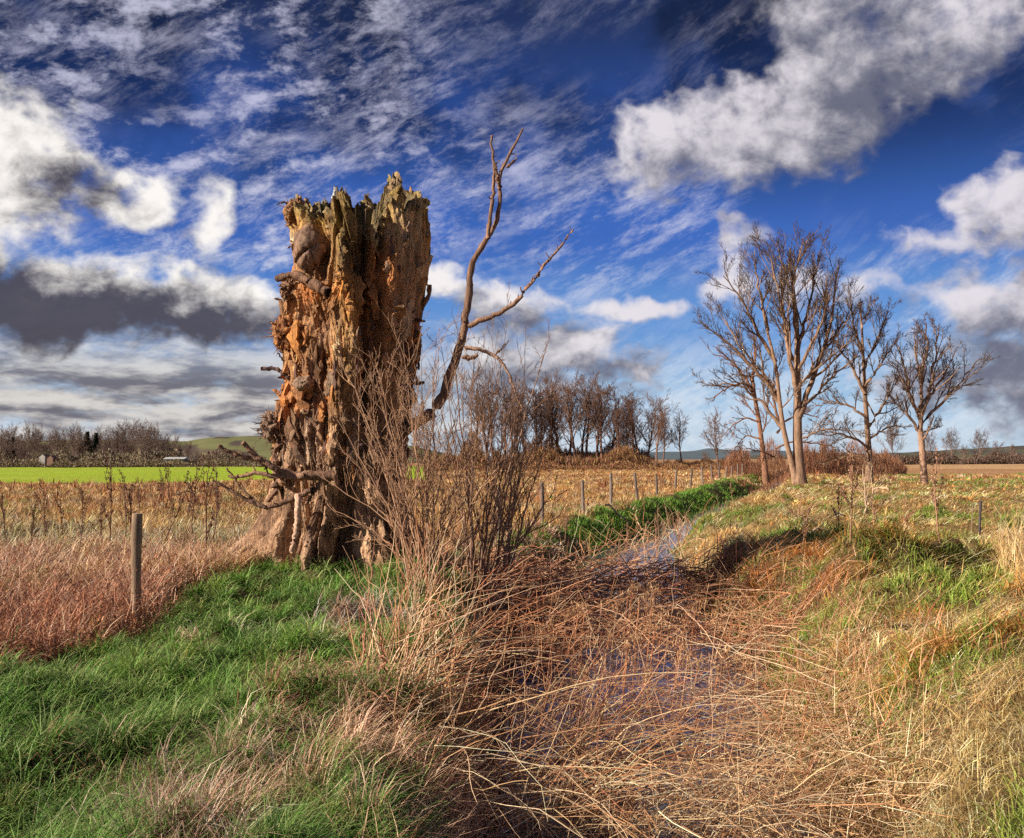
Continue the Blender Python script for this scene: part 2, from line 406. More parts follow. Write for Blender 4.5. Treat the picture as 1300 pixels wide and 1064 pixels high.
def zones(X, Y):
    """weights of green grass, dry straw, red-brown bramble, field, bare mud"""
    d = X - chan(Y); hw = hwat(Y); fx = fenceX(Y)
    n = fbm(X * .7, Y * .7, seed=21, octv=3); n2 = fbm(X * .25, Y * .25, seed=22, octv=2)
    left = d < 0
    chn = sst(hw + .5, hw + .1, np.abs(d)) * sst(150, 120, Y)
    edge = .45 * n + np.where(Y < 14, -3.75 + .12 * np.sin(Y * 2.1), fx + .2)
    fieldL = (X < edge)
    bram = fieldL * sst(-.1, .25, edge - X) * sst(19, 15, Y + 1.0 * n)
    green = np.zeros_like(X)
    gl = left & ~fieldL
    gn = sst(-.42, -.05, n + .2) * sst(hw + .25 - .3 * sst(17, 24, Y), hw + .95 - .8 * sst(17, 24, Y), -d)
    gn = gn * (1 - .8 * np.exp(-((X + 1.0) / .45) ** 2 - ((Y - 6.0) / .8) ** 2)) * (1 - .7 * np.exp(-((X + 1.6) / .4) ** 2 - ((Y - 9.8) / .8) ** 2)) * (1 - .7 * np.exp(-((X + 1.7) / .5) ** 2 - ((Y - 5.1) / .3) ** 2))
    gn = gn * np.where(Y < 13, 1.0, np.where(Y < 23, .45, 1.15))
    green = np.where(gl, gn, green)
    gr = .75 * sst(-.02, .32, n + .7 * n2)
    for (gx, gy, s) in ((4.0, 13.5, 1.3), (4.4, 7.3, .6), (5.6, 8.6, .9), (3.2, 6.4, .45), (35, 64, 8), (6.5, 17, 1.6), (2.75, 5.0, .35), (3.3, 5.6, .3), (5.0, 10.0, .8), (2.2, 4.6, .3)):
        gr = np.maximum(gr, .95 * np.exp(-((X - gx) ** 2 + (Y - gy) ** 2) / s ** 2) * sst(-.5, .1, n))
    gr = gr * (1 - .65 * sst(20, 30, Y) * (X < 30))
    green = np.where(~left & (d > hw), gr, green)
    green = np.where(fieldL, .18 * sst(.0, .5, n2 + n * .4) * sst(80, 20, Y), green)
    return green, bram, chn, fieldL

def lerp3(a, b, t): return np.asarray(a) * (1 - t[..., None]) + np.asarray(b) * t[..., None]
def ground_col(X, Y):
    g, b, ch, fl = zones(X, Y)
    n = fbm(X * 1.3, Y * 1.3, seed=31, octv=3) * .5 + .5
    r = np.hypot(X, Y)
    straw = lerp3((.22, .13, .055), (.36, .24, .10), n)
    c = straw
    fld = lerp3((.30, .15, .065), (.46, .27, .12), sst(.3, .8, fbm(X * .05, Y * .22, seed=33, octv=4) * .5 + .5))
    c = lerp3(c, fld, sst(22, 45, r))
    c = lerp3(c, np.array((.05, .10, .018)), np.clip(g, 0, 1) * .8)
    c = lerp3(c, np.array((.12, .05, .03)), np.clip(b, 0, 1) * .8)
    c = lerp3(c, np.array((.075, .05, .028)), sst(26, 10, r) * .8)
    c = lerp3(c, np.array((.035, .026, .02)), np.clip(ch, 0, 1))
    # bright winter crop beyond the rough field on the left
    az = np.degrees(np.arctan2(X, Y))
    yy = Y + .5 * X * 0 + 2.5 * fbm(X * .04, 0 * X, seed=35, octv=2)
    gf = sst(84, 87, yy) * sst(300, 292, Y) * sst(-4.5, -5.5, az)
    c = lerp3(c, np.array((.30, .45, .015)), gf * (.82 + .18 * fbm(X * .06, Y * .12, seed=36, octv=3)))
    # ploughed field at right: pale near the headland, dark furrow line
    rf = sst(10, 12, az) * sst(62, 70, Y)
    c = lerp3(c, lerp3((.40, .21, .10), (.55, .34, .17), sst(.35, .65, fbm(X * .02, Y * .1, seed=37) * .5 + .5)), rf * .8)
    dl = rf * np.exp(-((Y - 86 - .05 * X) / 4) ** 2)
    c = lerp3(c, np.array((.13, .055, .03)), dl * .8)
    c = lerp3(c, np.array((.12, .19, .04)), np.exp(-((X - 36) / 9) ** 2 - ((Y - 66) / 7) ** 2) * .9)
    return c
# one sheet: rings around the camera, finest where the photograph looks
rr = 1.0 * (2600 / 1.0) ** (np.linspace(0, 1, 620) ** 1.0)
aa = np.radians(np.concatenate([np.linspace(-180, -42, 24)[:-1], np.linspace(-42, 42, 560), np.linspace(42, 180, 24)[1:]]))
RR, AA = np.meshgrid(rr, aa, indexing='ij')
GX, GY = RR * np.sin(AA), RR * np.cos(AA)
GZ = ground(GX, GY)
n_r, n_a = RR.shape
ii, jj = np.meshgrid(np.arange(n_r - 1), np.arange(n_a - 1), indexing='ij')
q = np.stack([ii * n_a + jj, ii * n_a + jj + 1, (ii + 1) * n_a + jj + 1, (ii + 1) * n_a + jj], -1).reshape(-1, 4)[:, ::-1]
Vg = np.stack([GX, GY, GZ], -1).reshape(-1, 3)
cen = np.array([[0, 0, float(ground(0., 0.))]])
tri = np.stack([np.full(n_a - 1, len(Vg)), np.arange(n_a - 1), np.arange(1, n_a)], -1)[:, ::-1]
go = mesh_np('ground', np.concatenate([Vg, cen]), [q, tri], M_ground, np.concatenate([ground_col(GX, GY).reshape(-1, 3), [[.2, .12, .06]]]))
tag(go, 'rough winter ground of grass banks and stubble field either side of a ditch', kind='structure')
# water in the ditch
ys = np.linspace(1.0, 150, 300); cxx = chan(ys)
Vw = np.concatenate([np.stack([cxx - 2.1, ys, 0 * ys + WZ], 1), np.stack([cxx + 2.1, ys, 0 * ys + WZ], 1)])
k = np.arange(299)
wob = mesh_np('water', Vw, np.stack([k, k + 300, k + 301, k + 1], 1), M_water)
tag(wob, 'still water lying in the ditch, reflecting blue and white sky', kind='structure')

# ------------------------------------------------------------------ grasses
def ribbons(P, yaw, lean, L, wd, curl, col, tipcol=None, k=4, side=None):
    """curved blades; P (n,3) roots, yaw heading of the bend, lean = start tilt from vertical, curl = added tilt at the tip"""
    n = len(P); s = np.linspace(0, 1, k)
    tilt = lean[:, None] + curl[:, None] * s[None, :] ** 1.3
    seg = L[:, None] / (k - 1)
    dh = np.sin(tilt) * seg; dv = np.cos(tilt) * seg
    hx = np.concatenate([np.zeros((n, 1)), np.cumsum(dh[:, :-1], 1)], 1); hz = np.concatenate([np.zeros((n, 1)), np.cumsum(dv[:, :-1], 1)], 1)
    c, s_ = np.cos(yaw)[:, None], np.sin(yaw)[:, None]
    Q = P[:, None, :] + np.stack([hx * c, hx * s_, hz], -1)
    if side is None: side = yaw + math.pi / 2 + rng.normal(0, .5, n)
    sv = np.stack([np.cos(side), np.sin(side), 0 * side], -1)
    wv = wd[:, None] * (1 - s[None, :] ** 2 * .85) * .5
    A = Q - sv[:, None, :] * wv[..., None]; B = Q + sv[:, None, :] * wv[..., None]
    V = np.stack([A, B], 2).reshape(n, 2 * k, 3)
    b = (np.arange(n) * 2 * k)[:, None]; j = np.arange(k - 1)[None, :] * 2
    F = np.stack([b + j, b + j + 1, b + j + 3, b + j + 2], -1).reshape(-1, 4)
    tc_ = col if tipcol is None else tipcol
    C = col[:, None, :] * (1 - s[None, :, None]) + tc_[:, None, :] * s[None, :, None]
    C = np.repeat(C, 2, 1)
    return V.reshape(-1, 3), F, C.reshape(-1, 3)
def scatter(n, r0, r1, a0=-33, a1=33):
    r = r0 * (r1 / r0) ** rng.random(n); a = np.radians(rng.uniform(a0, a1, n))
    return r * np.sin(a), r * np.cos(a), r
def pal(n, cols, jit=.18):
    cols = np.array(cols); c = cols[rng.integers(0, len(cols), n)]
    t = rng.random((n, 1)); c2 = cols[rng.integers(0, len(cols), n)]
    c = c * t + c2 * (1 - t)
    return np.clip(c * (1 + rng.normal(0, jit, (n, 1))), .004, .9)
def tufts(X, Y, r, nb, spread, Lm, curlm, wf, cols, tips=None, lodk=.0011, zoff=-.02, yawbias=None, leanm=.25, k=4, jit=.18):
    """tussocks: nb blades fanning out from each root position"""
    n = len(X); i = np.repeat(np.arange(n), nb); m = len(i)
    ang = rng.uniform(0, 2 * math.pi, m); rad = spread * np.sqrt(rng.random(m)) * (.6 + .8 * rng.random(n))[i]
    x = X[i] + np.cos(ang) * rad; y = Y[i] + np.sin(ang) * rad
    z = ground(x, y) + zoff
    ts = (.65 + .7 * rng.random(n))[i]
    L = Lm * ts * rng.uniform(.5, 1.2, m)
    yaw = ang + rng.normal(0, .5, m)
    if yawbias is not None:
        b, w = yawbias; yaw = np.arctan2(np.sin(yaw) + w * np.sin(b), np.cos(yaw) + w * np.cos(b)) + rng.normal(0, .3, m)
    lean = leanm * rad / max(spread, 1e-6) + rng.normal(0, .12, m)
    curl = curlm * rng.uniform(.4, 1.3, m)
    wd_ = np.maximum(.004, lodk * r[i]) * wf * rng.uniform(.7, 1.3, m)
    dr = 1 + .45 * fbm(X * 1.1, Y * 1.1, seed=141, octv=3); hu = fbm(X * .5, Y * .5, seed=143, octv=2)[:, None]
    tc_ = (pal(n, cols, jit) * dr[:, None] * (1 + hu * np.array([.2, .0, -.2])))[i] * (1 + rng.normal(0, .13, (m, 1)))
    tp = None if tips is None else pal(m, tips, jit)
    return ribbons(np.stack([x, y, z], 1), yaw, lean, L, wd_, curl, tc_, tp, k=k)
GREEN = [(.035, .11, .012), (.07, .19, .02), (.12, .26, .025), (.2, .34, .04), (.02, .07, .01), (.4, .3, .1)]
GTIP = [(.12, .28, .04), (.22, .42, .07), (.28, .44, .12), (.45, .46, .2)]
STRAW = [(.62, .42, .16), (.74, .54, .24), (.60, .38, .13), (.84, .70, .38), (.66, .5, .18)]
PINKS = [(.58, .33, .21), (.70, .46, .31), (.42, .19, .11), (.78, .60, .44)]
RUST = [(.36, .11, .045), (.46, .17, .07), (.26, .08, .045), (.54, .27, .14), (.16, .06, .04)]

bag = Bag()
X, Y, r = scatter(9000, 4.2, 16)
g, b, ch, fl = zones(X, Y)
m = (rng.random(len(X)) < g) & (X < chan(Y)) & (np.hypot(X - ST[0], Y - ST[1]) > .9)
m &= (fbm(X * 2.2, Y * 2.2, seed=151, octv=2) > -.6)
bag.add(*tufts(X[m], Y[m], r[m], 40, .09, .23, 2.3, .95, GREEN, GTIP, leanm=.8, yawbias=(-.9, .35)))
X, Y, r = scatter(9000, 4.2, 30, 0, 33)
g, b, ch, fl = zones(X, Y)
m = (rng.random(len(X)) < g * .9) & (X > chan(Y))
bag.add(*tufts(X[m], Y[m], r[m], 24, .12, .2, 2.0, 1.0, [(.10, .2, .018), (.2, .32, .03), (.3, .38, .05)], [(.28, .4, .06), (.42, .48, .1), (.55, .5, .16)], leanm=.5))
X, Y, r = scatter(36000, 15, 110)
g, b, ch, fl = zones(X, Y)
m = (rng.random(len(X)) < g) & (Y > 14)
bag.add(*tufts(X[m], Y[m], r[m], 18, .22, .2, 2.2, .5, [(.08, .24, .015), (.15, .34, .025), (.22, .42, .04), (.3, .3, .08)], [(.14, .32, .04), (.24, .38, .06)], leanm=.5, k=3))
tag(bag.build('green_grass', M_grass), 'lush green tussock grass on the ditch banks', 'grass', kind='stuff')

bag = Bag()
X, Y, r = scatter(20000, 4.2, 75, -33, 33)
g, b, ch, fl = zones(X, Y)
lf = X < chan(Y)
m = (~fl) & (ch < .5) & (rng.random(len(X)) > g * 1.0) & (np.hypot(X - ST[0], Y - ST[1]) > .8)
ml = m & lf; mr = m & ~lf
bag.add(*tufts(X[ml], Y[ml], r[ml], 22, .12, .30, 2.2, .9, PINKS, leanm=.6, yawbias=(-.6, .5)))
bag.add(*tufts(X[mr], Y[mr], r[mr], 26, .12, .24, 2.6, .8, STRAW + [(.50, .22, .06), (.84, .72, .42)], leanm=1.1, yawbias=(-1.2, .4), jit=.3, lodk=.0009))
# loose flattened straw lying over everything on the right bank
X, Y, r = scatter(110000, 4.2, 75, -2, 33)
g, b, ch, fl = zones(X, Y)
m = (X > chan(Y) + hwat(Y) + .2) & (rng.random(len(X)) > .55 * g) & (fbm(X * .9, Y * .9, seed=44, octv=3) > -.12)
X, Y, r = X[m], Y[m], r[m]; n = len(X)
def lay(X, Y): return -1.6 + 3.2 * fbm(X * .55, Y * .55, seed=161, octv=3)
bag.add(*ribbons(np.stack([X, Y, ground(X, Y) + rng.uniform(.0, .14, n)], 1), lay(X, Y) + rng.normal(0, .45, n), rng.uniform(.9, 1.6, n), rng.uniform(.15, .5, n),
                 np.maximum(.004, .0007 * r) * rng.uniform(.7, 1.2, n), rng.uniform(.0, .5, n), pal(n, STRAW + [(.86, .76, .54), (.5, .24, .08)], .25) * (1 + .35 * fbm(X, Y, seed=163, octv=3))[:, None], k=3))
tag(bag.build('dry_grass', M_dry), 'straw-coloured flattened winter grass over the banks', 'grass', kind='stuff')

# rough field beyond the fence line
bag = Bag()
X, Y, r = scatter(50000, 9, 170)
g, b, ch, fl = zones(X, Y)
az = np.degrees(np.arctan2(X, Y))
m = ((fl & (b < .6)) | ((Y > 70) & (az > 9.5) & (Y < 84))) & ~((Y > 84) & (az < -4)) & (rng.random(len(X)) > .25)
X, Y, r = X[m], Y[m], r[m]
FC = [(.60, .36, .12), (.72, .50, .22), (.44, .2, .07), (.74, .56, .34), (.40, .27, .09), (.34, .16, .07)]
bag.add(*tufts(X, Y, r, 14, .22, .26, 1.9, .55, FC, leanm=.8, k=3, lodk=.0011))
m = rng.random(len(X)) < .05 * (fbm(X * .06, Y * .15, seed=71) > 0)
bag.add(*tufts(X[m], Y[m], r[m], 10, .2, .6, .8, .7, [(.3, .11, .05), (.4, .2, .09), (.22, .08, .04)], leanm=.4, k=3, lodk=.0011))
X, Y, r = scatter(16000, 13, 26, -32, -12)
g, b, ch, fl = zones(X, Y); m = fl & (fbm(X * .5, Y * .5, seed=73) > -.2)
bag.add(*tufts(X[m], Y[m], r[m], 6, .16, .42, 1.9, .7, [(.72, .54, .3), (.78, .64, .42), (.6, .4, .18), (.42, .22, .12), (.4, .36, .1)], leanm=1.0, k=4, jit=.3))
tag(bag.build('field_grass', M_dry), 'brown and buff dead grass of the rough field', 'grass', kind='stuff')

# bramble and bracken: reddish tangle left of the near post
bag = Bag()
X, Y, r = scatter(60000, 6, 20, -34, -8)
g, b, ch, fl = zones(X, Y); m = (rng.random(len(X)) < b)
X, Y, r = X[m], Y[m], r[m]; n = len(X)
hgt = .42 * (.6 + .5 * fbm(X * .9, Y * .9, seed=50, octv=2)) * sst(6, 9, Y)
P = np.stack([X, Y, ground(X, Y) + hgt * rng.random(n)], 1)
pk = sst(8.5, 13, Y)[:, None]
cb = pal(n, RUST + PINKS[:2], .3) * (1 + .4 * fbm(X * 1.5, Y * 1.5, seed=181, octv=3))[:, None] * (1 - pk * .75) + pal(n, PINKS, .25) * pk * .75
bag.add(*ribbons(P, rng.uniform(0, 6.28, n), rng.uniform(.2, 1.5, n), rng.uniform(.12, .45, n), np.maximum(.003, .0008 * r) * rng.uniform(.6, 1.1, n), rng.uniform(.3, 1.8, n), cb))
# small dead leaves caught in it
n2 = n
P2 = P[:n2] + rng.normal(0, .08, (n2, 3))
bag.add(*ribbons(P2, rng.uniform(0, 6.28, n2), rng.uniform(0, 1.6, n2), rng.uniform(.02, .05, n2), rng.uniform(.012, .028, n2), rng.uniform(-.5, .5, n2), pal(n2, RUST + [(.45, .22, .12)], .25), k=3))
tag(bag.build('bramble_thicket', M_dry), 'red-brown dead bramble and bracken tangle at left', 'bramble', kind='stuff')

# ------------------------------------------------------------------ fallen reeds over the ditch
bag = Bag()
HOLES = [(.1, 9.3, 1.0), (-.1, 8.1, .55), (2.1, 9.8, .7), (2.2, 12.6, .9), (1.3, 10.2, .4), (1.5, 8.8, .4), (1.0, 11.3, .6), (1.0, 8.1, .4), (1.7, 7.5, .45), (-.3, 7.0, .3), (2.7, 14.0, .5), (.9, 6.9, .35), (1.0, 13.2, .5), (3.0, 10.6, .4)]
def stems(n, ysel, colp, L0, L1, zlo, zhi, yawm, yaws, el0, el1, rad, dlo=-1.9, dhi=1.9, sag=.25):
    Y = ysel(n); X = chan(Y) + rng.uniform(dlo, dhi, n) * (hwat(Y) + .5) / 1.9
    kp = np.ones(n, bool)
    for hx_, hy_, hs in HOLES: kp &= rng.random(n) > 1.0 * np.exp(-((X - hx_) ** 2 + ((Y - hy_) * .6) ** 2) / hs ** 2)
    X, Y = X[kp], Y[kp]; n = len(X)
    z = np.maximum(ground(X, Y), WZ) + rng.uniform(zlo, zhi, n)
    yaw = rng.normal(yawm, yaws, n); el = rng.uniform(el0, el1, n); L = rng.uniform(L0, L1, n); kk = 7
    s = np.linspace(0, 1, kk)[None, :]
    hx = L[:, None] * s * np.cos(el)[:, None]
    hz = L[:, None] * (s * np.sin(el)[:, None] - sag * rng.uniform(.3, 1.8, n)[:, None] * s ** 2)
    bend = rng.normal(0, .35, n)[:, None] * s
    x = X[:, None] + hx * np.cos(yaw[:, None] + bend); y = Y[:, None] + hx * np.sin(yaw[:, None] + bend); zz = z[:, None] + hz
    kn = rng.normal(0, .012, (n, kk, 3)); kn[:, 0] = 0
    Q = np.stack([x, y, zz], -1) + kn
    # a kinked, broken stalk now and then
    br = rng.random(n) < .3; j = 4
    Q[br, j:, 2] -= (np.arange(kk - j)[None, :] + 1) * L[br, None] * .09
    gz = np.maximum(ground(Q[..., 0], Q[..., 1], False), WZ) + .02
    Q[..., 2] = np.maximum(Q[..., 2], gz)
    R = (rad * np.maximum(1, Y / 9) * rng.uniform(.6, 1.3, n))[:, None] * (1 - .65 * s)
    bag.tubes(Q, R, 3, pal(n, colp, .2))
def ynear(a, b, p=1.0): return lambda n: a * (b / a) ** (rng.random(n) ** p)
RED = [(.52, .2, .09), (.62, .28, .13), (.30, .10, .05), (.70, .43, .27), (.2, .09, .05)]
PALE = [(.74, .52, .28), (.86, .68, .44), (.62, .38, .18), (.46, .22, .10), (.3, .14, .07)]
stems(2100, ynear(7.2, 14), RED, .5, 1.5, .0, .35, .9, .9, .0, .75, .0042)
stems(1900, ynear(11, 17), RED, .5, 1.4, .1, .6, .7, 1.0, -.1, .7, .005)
stems(1900, ynear(5.8, 9.2), PALE, .5, 1.6, .0, .38, .35, .9, -.05, .5, .0036)
stems(900, ynear(6, 12), PALE, .4, 1.3, .0, .45, 3.4, .8, -.05, .5, .0036)
stems(420, ynear(6, 17.5), PALE + RED, .7, 1.5, .0, .2, 1.0, .8, .7, 1.35, .0040, sag=.12)
stems(220, ynear(18, 34), PALE + RED, .6, 1.4, .0, .2, 1.0, 1.5, .3, 1.35, .0036, sag=.15)
stems(420, ynear(6.2, 9), RED + PALE, 1.0, 2.1, .05, .35, .75, .35, .15, .6, .0055, dlo=-2.4, dhi=-.2)
stems(300, ynear(6.4, 11), RED + PALE, .6, 1.3, .0, .15, 1.2, 1.2, .95, 1.45, .0042, dlo=-2.7, dhi=-1.0, sag=.08)
# thin leaf litter woven between the stalks, thinner where the water shows
n = 16000
Y = 5.8 * (17.5 / 5.8) ** rng.random(n); X = chan(Y) + rng.uniform(-1.25, 1.25, n) * (hwat(Y) + .45)
keep = rng.random(n) < .95
for hx_, hy_, hs in HOLES: keep &= rng.random(n) > .99 * np.exp(-((X - hx_) ** 2 + ((Y - hy_) * .6) ** 2) / hs ** 2 * .9) ** .7
X, Y = X[keep], Y[keep]; n = len(X); r = np.hypot(X, Y)
pl = sst(9.5, 7, Y)[:, None]
bag.add(*ribbons(np.stack([X, Y, np.maximum(ground(X, Y), WZ) + rng.uniform(0, .38, n) ** 1.3], 1), rng.normal(.6, 1.6, n), rng.uniform(.4, 1.6, n), rng.uniform(.12, .5, n),
                 np.maximum(.003, .0006 * r), rng.uniform(.2, 1.5, n), pal(n, RED, .2) * (1 - pl) + pal(n, PALE, .2) * pl))
X = chan(Y := 6 * 3 ** rng.random(5200)) + rng.uniform(-1.3, 1.4, 5200) * (hwat(Y) + .5); n = len(X)
hk = np.ones(n, bool)
for hx_, hy_, hs in HOLES: hk &= rng.random(n) > np.exp(-((X - hx_) ** 2 + ((Y - hy_) * .6) ** 2) / hs ** 2)
X, Y = X[hk], Y[hk]; n = len(X)
bag.add(*ribbons(np.stack([X, Y, np.maximum(ground(X, Y), WZ) + rng.uniform(.02, .4, n)], 1), lay(X, Y) + rng.normal(0, .8, n), rng.uniform(.8, 1.6, n), rng.uniform(.2, .55, n), rng.uniform(.004, .010, n), rng.uniform(0, 1.2, n), pal(n, RED + RED + PALE, .25), k=5))
# fluffy brown seed heads
ns = 90; Y = rng.uniform(8.5, 13.5, ns); X = chan(Y) + rng.uniform(-.8, 1.0, ns) * hwat(Y); i = np.repeat(np.arange(ns), 90); m_ = len(i)
Zc = WZ + rng.uniform(.35, .85, ns)
Pz = np.stack([X[i], Y[i], Zc[i]], 1) + rng.normal(0, .045, (m_, 3))
bag.add(*ribbons(Pz, rng.uniform(0, 6.3, m_), rng.uniform(0, 2, m_), rng.uniform(.02, .05, m_), rng.uniform(.004, .009, m_), rng.uniform(0, .8, m_), pal(m_, [(.46, .25, .11), (.6, .38, .2), (.3, .14, .06)], .2), k=3))
Qs = np.stack([np.stack([X + .1 * t_, Y, WZ - .1 + (Zc - WZ + .1) * t_], 1) for t_ in (0, .5, 1)], 1); Qs[:, :, 0] -= .1
bag.tubes(Qs, np.full((ns, 3), .005), 3, pal(ns, RED, .2))
tag(bag.build('dead_reeds', M_stem), 'tangled dead reed stalks fallen across the ditch', 'reeds', kind='stuff')

bag = Bag()
X, Y, r = scatter(5200, 4.4, 16, 4, 33)
m = (X > chan(Y) + hwat(Y) + .3) & (fbm(X * 1.0, Y * 1.0, seed=171, octv=3) > .3)
bag.add(*tufts(X[m], Y[m], r[m], 26, .12, .3, 2.3, .85, [(.62, .27, .06), (.74, .4, .12), (.42, .15, .04)], leanm=1.0, jit=.2))
tag(bag.build('rusty_grass', M_dry), 'orange-rust tussocks of dead grass on the right bank', 'grass', kind='stuff')

# upright dry stalks at far right
bag = Bag()
n = 900
X = rng.uniform(5.7, 7.6, n); Y = rng.uniform(9.6, 12., n) ; X = np.maximum(X, Y * .515); z = ground(X, Y); kk = 5; s = np.linspace(0, 1, kk)[None, :]
L = rng.uniform(.35, .95, n)[:, None]; yw = rng.uniform(0, 6.28, n)[:, None]; ln = rng.normal(0, .16, n)[:, None]
Q = np.stack([X[:, None] + np.cos(yw) * ln * L * s ** 1.5, Y[:, None] + np.sin(yw) * ln * L * s ** 1.5, z[:, None] + L * s], -1) + rng.normal(0, .008, (n, kk, 3))
bag.tubes(Q, .0045 * (1 - .5 * s) + 0 * L, 3, pal(n, PALE + STRAW, .2))
Y = rng.uniform(9.6, 12., 3500); X = np.maximum(rng.uniform(5.7, 7.6, 3500), Y * .515)
bag.add(*ribbons(np.stack([X, Y, ground(X, Y) + rng.uniform(0, .5, 3500)], 1), rng.uniform(0, 6.3, 3500), rng.uniform(0, 1.2, 3500), rng.uniform(.2, .5, 3500), np.full(3500, .007), rng.uniform(.3, 1.8, 3500), pal(3500, PALE + STRAW, .2)))
tag(bag.build('dry_stalks', M_stem), 'upright pale dry stalks on the bank at the right edge', 'dry stalks', kind='stuff')

# ------------------------------------------------------------------ growth of bare trees and shrubs
def grow(S, D, L, R0, k, wob, trop, taper=.45, rg=rng):
    n = len(S); Pn = np.zeros((n, k, 3)); Pn[:, 0] = S; d = nrm(D)
    st = (L / (k - 1))[:, None]
    for j in range(1, k):
        d = nrm(d + rg.normal(0, wob, (n, 3)) + np.array([0, 0, trop]))
        Pn[:, j] = Pn[:, j - 1] + d * st
    R = R0[:, None] * np.linspace(1, taper, k)[None, :]
    return Pn, R, L
def kids(Pn, R, L, m, t0, t1, ang, lr, rr, up=.0, rg=rng, lmin=0.0, rmin=.001, tend=.45, flat=0):
    n, k, _ = Pn.shape
    i = np.repeat(np.arange(n), m)
    t = t0 + (t1 - t0) * ((np.tile(np.arange(m), n) + rg.random(len(i))) / m)
    f = t * (k - 1); j = np.clip(f.astype(int), 0, k - 2); f = (f - j)[:, None]
    pos = Pn[i, j] * (1 - f) + Pn[i, j + 1] * f
    T = nrm(Pn[i, j + 1] - Pn[i, j])
    v = rg.normal(0, 1, (len(i), 3)); v[:, 2] += up
    if flat: v[:, 1] *= (1 - flat)
    v = nrm(v - T * (v * T).sum(1, keepdims=True))
    a = ang * rg.uniform(.6, 1.35, len(i))[:, None]
    D = T * np.cos(a) + v * np.sin(a)
    Ln = L[i] * lr * rg.uniform(.6, 1.25, len(i)) * (1 - tend * t)
    Rn = np.maximum((R[i, j] * (1 - f[:, 0]) + R[i, j + 1] * f[:, 0]) * rr, rmin)
    ok = Ln > lmin
    return pos[ok], nrm(D)[ok], Ln[ok], Rn[ok]
def bcol(n, base, rg=rng, j=.15): return np.clip(np.array(base)[None, :] * (1 + rg.normal(0, j, (n, 1))), .003, .9)

def pixlimb(pts, Y, k, r0, r1, dy=0.0):
    """limb traced in the photo: [(px,py)...] at depth Y, drifting dy metres away along its length"""
    pts = np.array(pts, float); n = len(pts)
    W3 = P3(pts[:, 0], pts[:, 1], Y + dy * np.linspace(0, 1, n))
    W3 = resample(W3, k, 2)
    return W3, np.linspace(0, 1, k) ** .8 * (r1 - r0) + r0

def hero_tree(name, label, Y, trunks, limbs, seed, kinds, bark, twigc, rmin, mult=1.0, lens=1.0, nt_=3, ts_=.35, group='bare trees on the ditch bank'):
    """trunks/limbs: (points, r0, r1, dy)"""
    rg = np.random.default_rng(seed)
    base = P3(np.array(trunks[0][0][0][0]), np.array(trunks[0][0][0][1]), Y)
    bx, by = base[0], base[1]; bz = float(ground(bx, by)) - .1
    root = empty(name, (bx, by, bz), label, 'tree', group)
    off = np.array([bx, by, bz])
    tb = Bag(); lb = Bag(); cb = Bag()
    allP = []; allR = []
    for (pts, r0, r1, dy) in trunks:
        Pn, R = pixlimb(pts, Y, 14, r0, r1, dy); Pn[0, 2] = min(Pn[0, 2], bz)
        Rt = R.copy(); Rt[0] *= 1.45; Rt[1] *= 1.12
        tb.tubes((Pn - off)[None], Rt[None], 12, bcol(1, bark, rg))
        allP.append(Pn); allR.append(R)
    for (pts, r0, r1, dy) in limbs:
        Pn, R = pixlimb(pts, Y, 14, r0, r1, dy)
        Pn[1:-1] += rg.normal(0, .05, (12, 3))
        lb.tubes((Pn - off)[None], R[None], 7, bcol(1, bark, rg))
        allP.append(Pn); allR.append(R)
    Pn = np.array(allP[len(trunks):]); R = np.array(allR[len(trunks):])
    L = np.linalg.norm(np.diff(Pn, axis=1), axis=2).sum(1)
    TP = np.array(allP[:len(trunks)]); TR = np.array(allR[:len(trunks)]); TL = np.full(len(TP), L.mean() * 1.5)
    S, D, Ln, Rn = kids(TP, TR, TL, nt_, ts_, .98, .75, .55, .4, .6, rg, rmin=rmin * 3)
    P9, R9, L9 = grow(S, D, Ln, Rn, 14, .07, .05, .3, rg); lb.tubes(P9 - off, R9, 6, bcol(len(P9), bark, rg))
    Pn = np.concatenate([Pn, P9]); R = np.concatenate([R, R9]); L = np.concatenate([L, L9])
    for (m, t0, t1, ang, lr, rr, k, wob, trop, sides, up) in kinds:
        S, D, Ln, Rn = kids(Pn, R, L, max(1, int(m * mult)), t0, t1, ang, lr * lens, rr, up, rg, lmin=.12, rmin=rmin)
        Pn, R, L = grow(S, D, Ln, Rn, k, wob, trop, .5, rg)
        R = np.maximum(R, rmin * .55)
        (lb if sides > 3 else cb).tubes(Pn - off, R, sides, bcol(len(Pn), twigc if sides == 3 else bark, rg))
    tb.build('trunk', M_bark, root); lb.build('limbs', M_bark, root); cb.build('crown', M_twig, root)
    return root
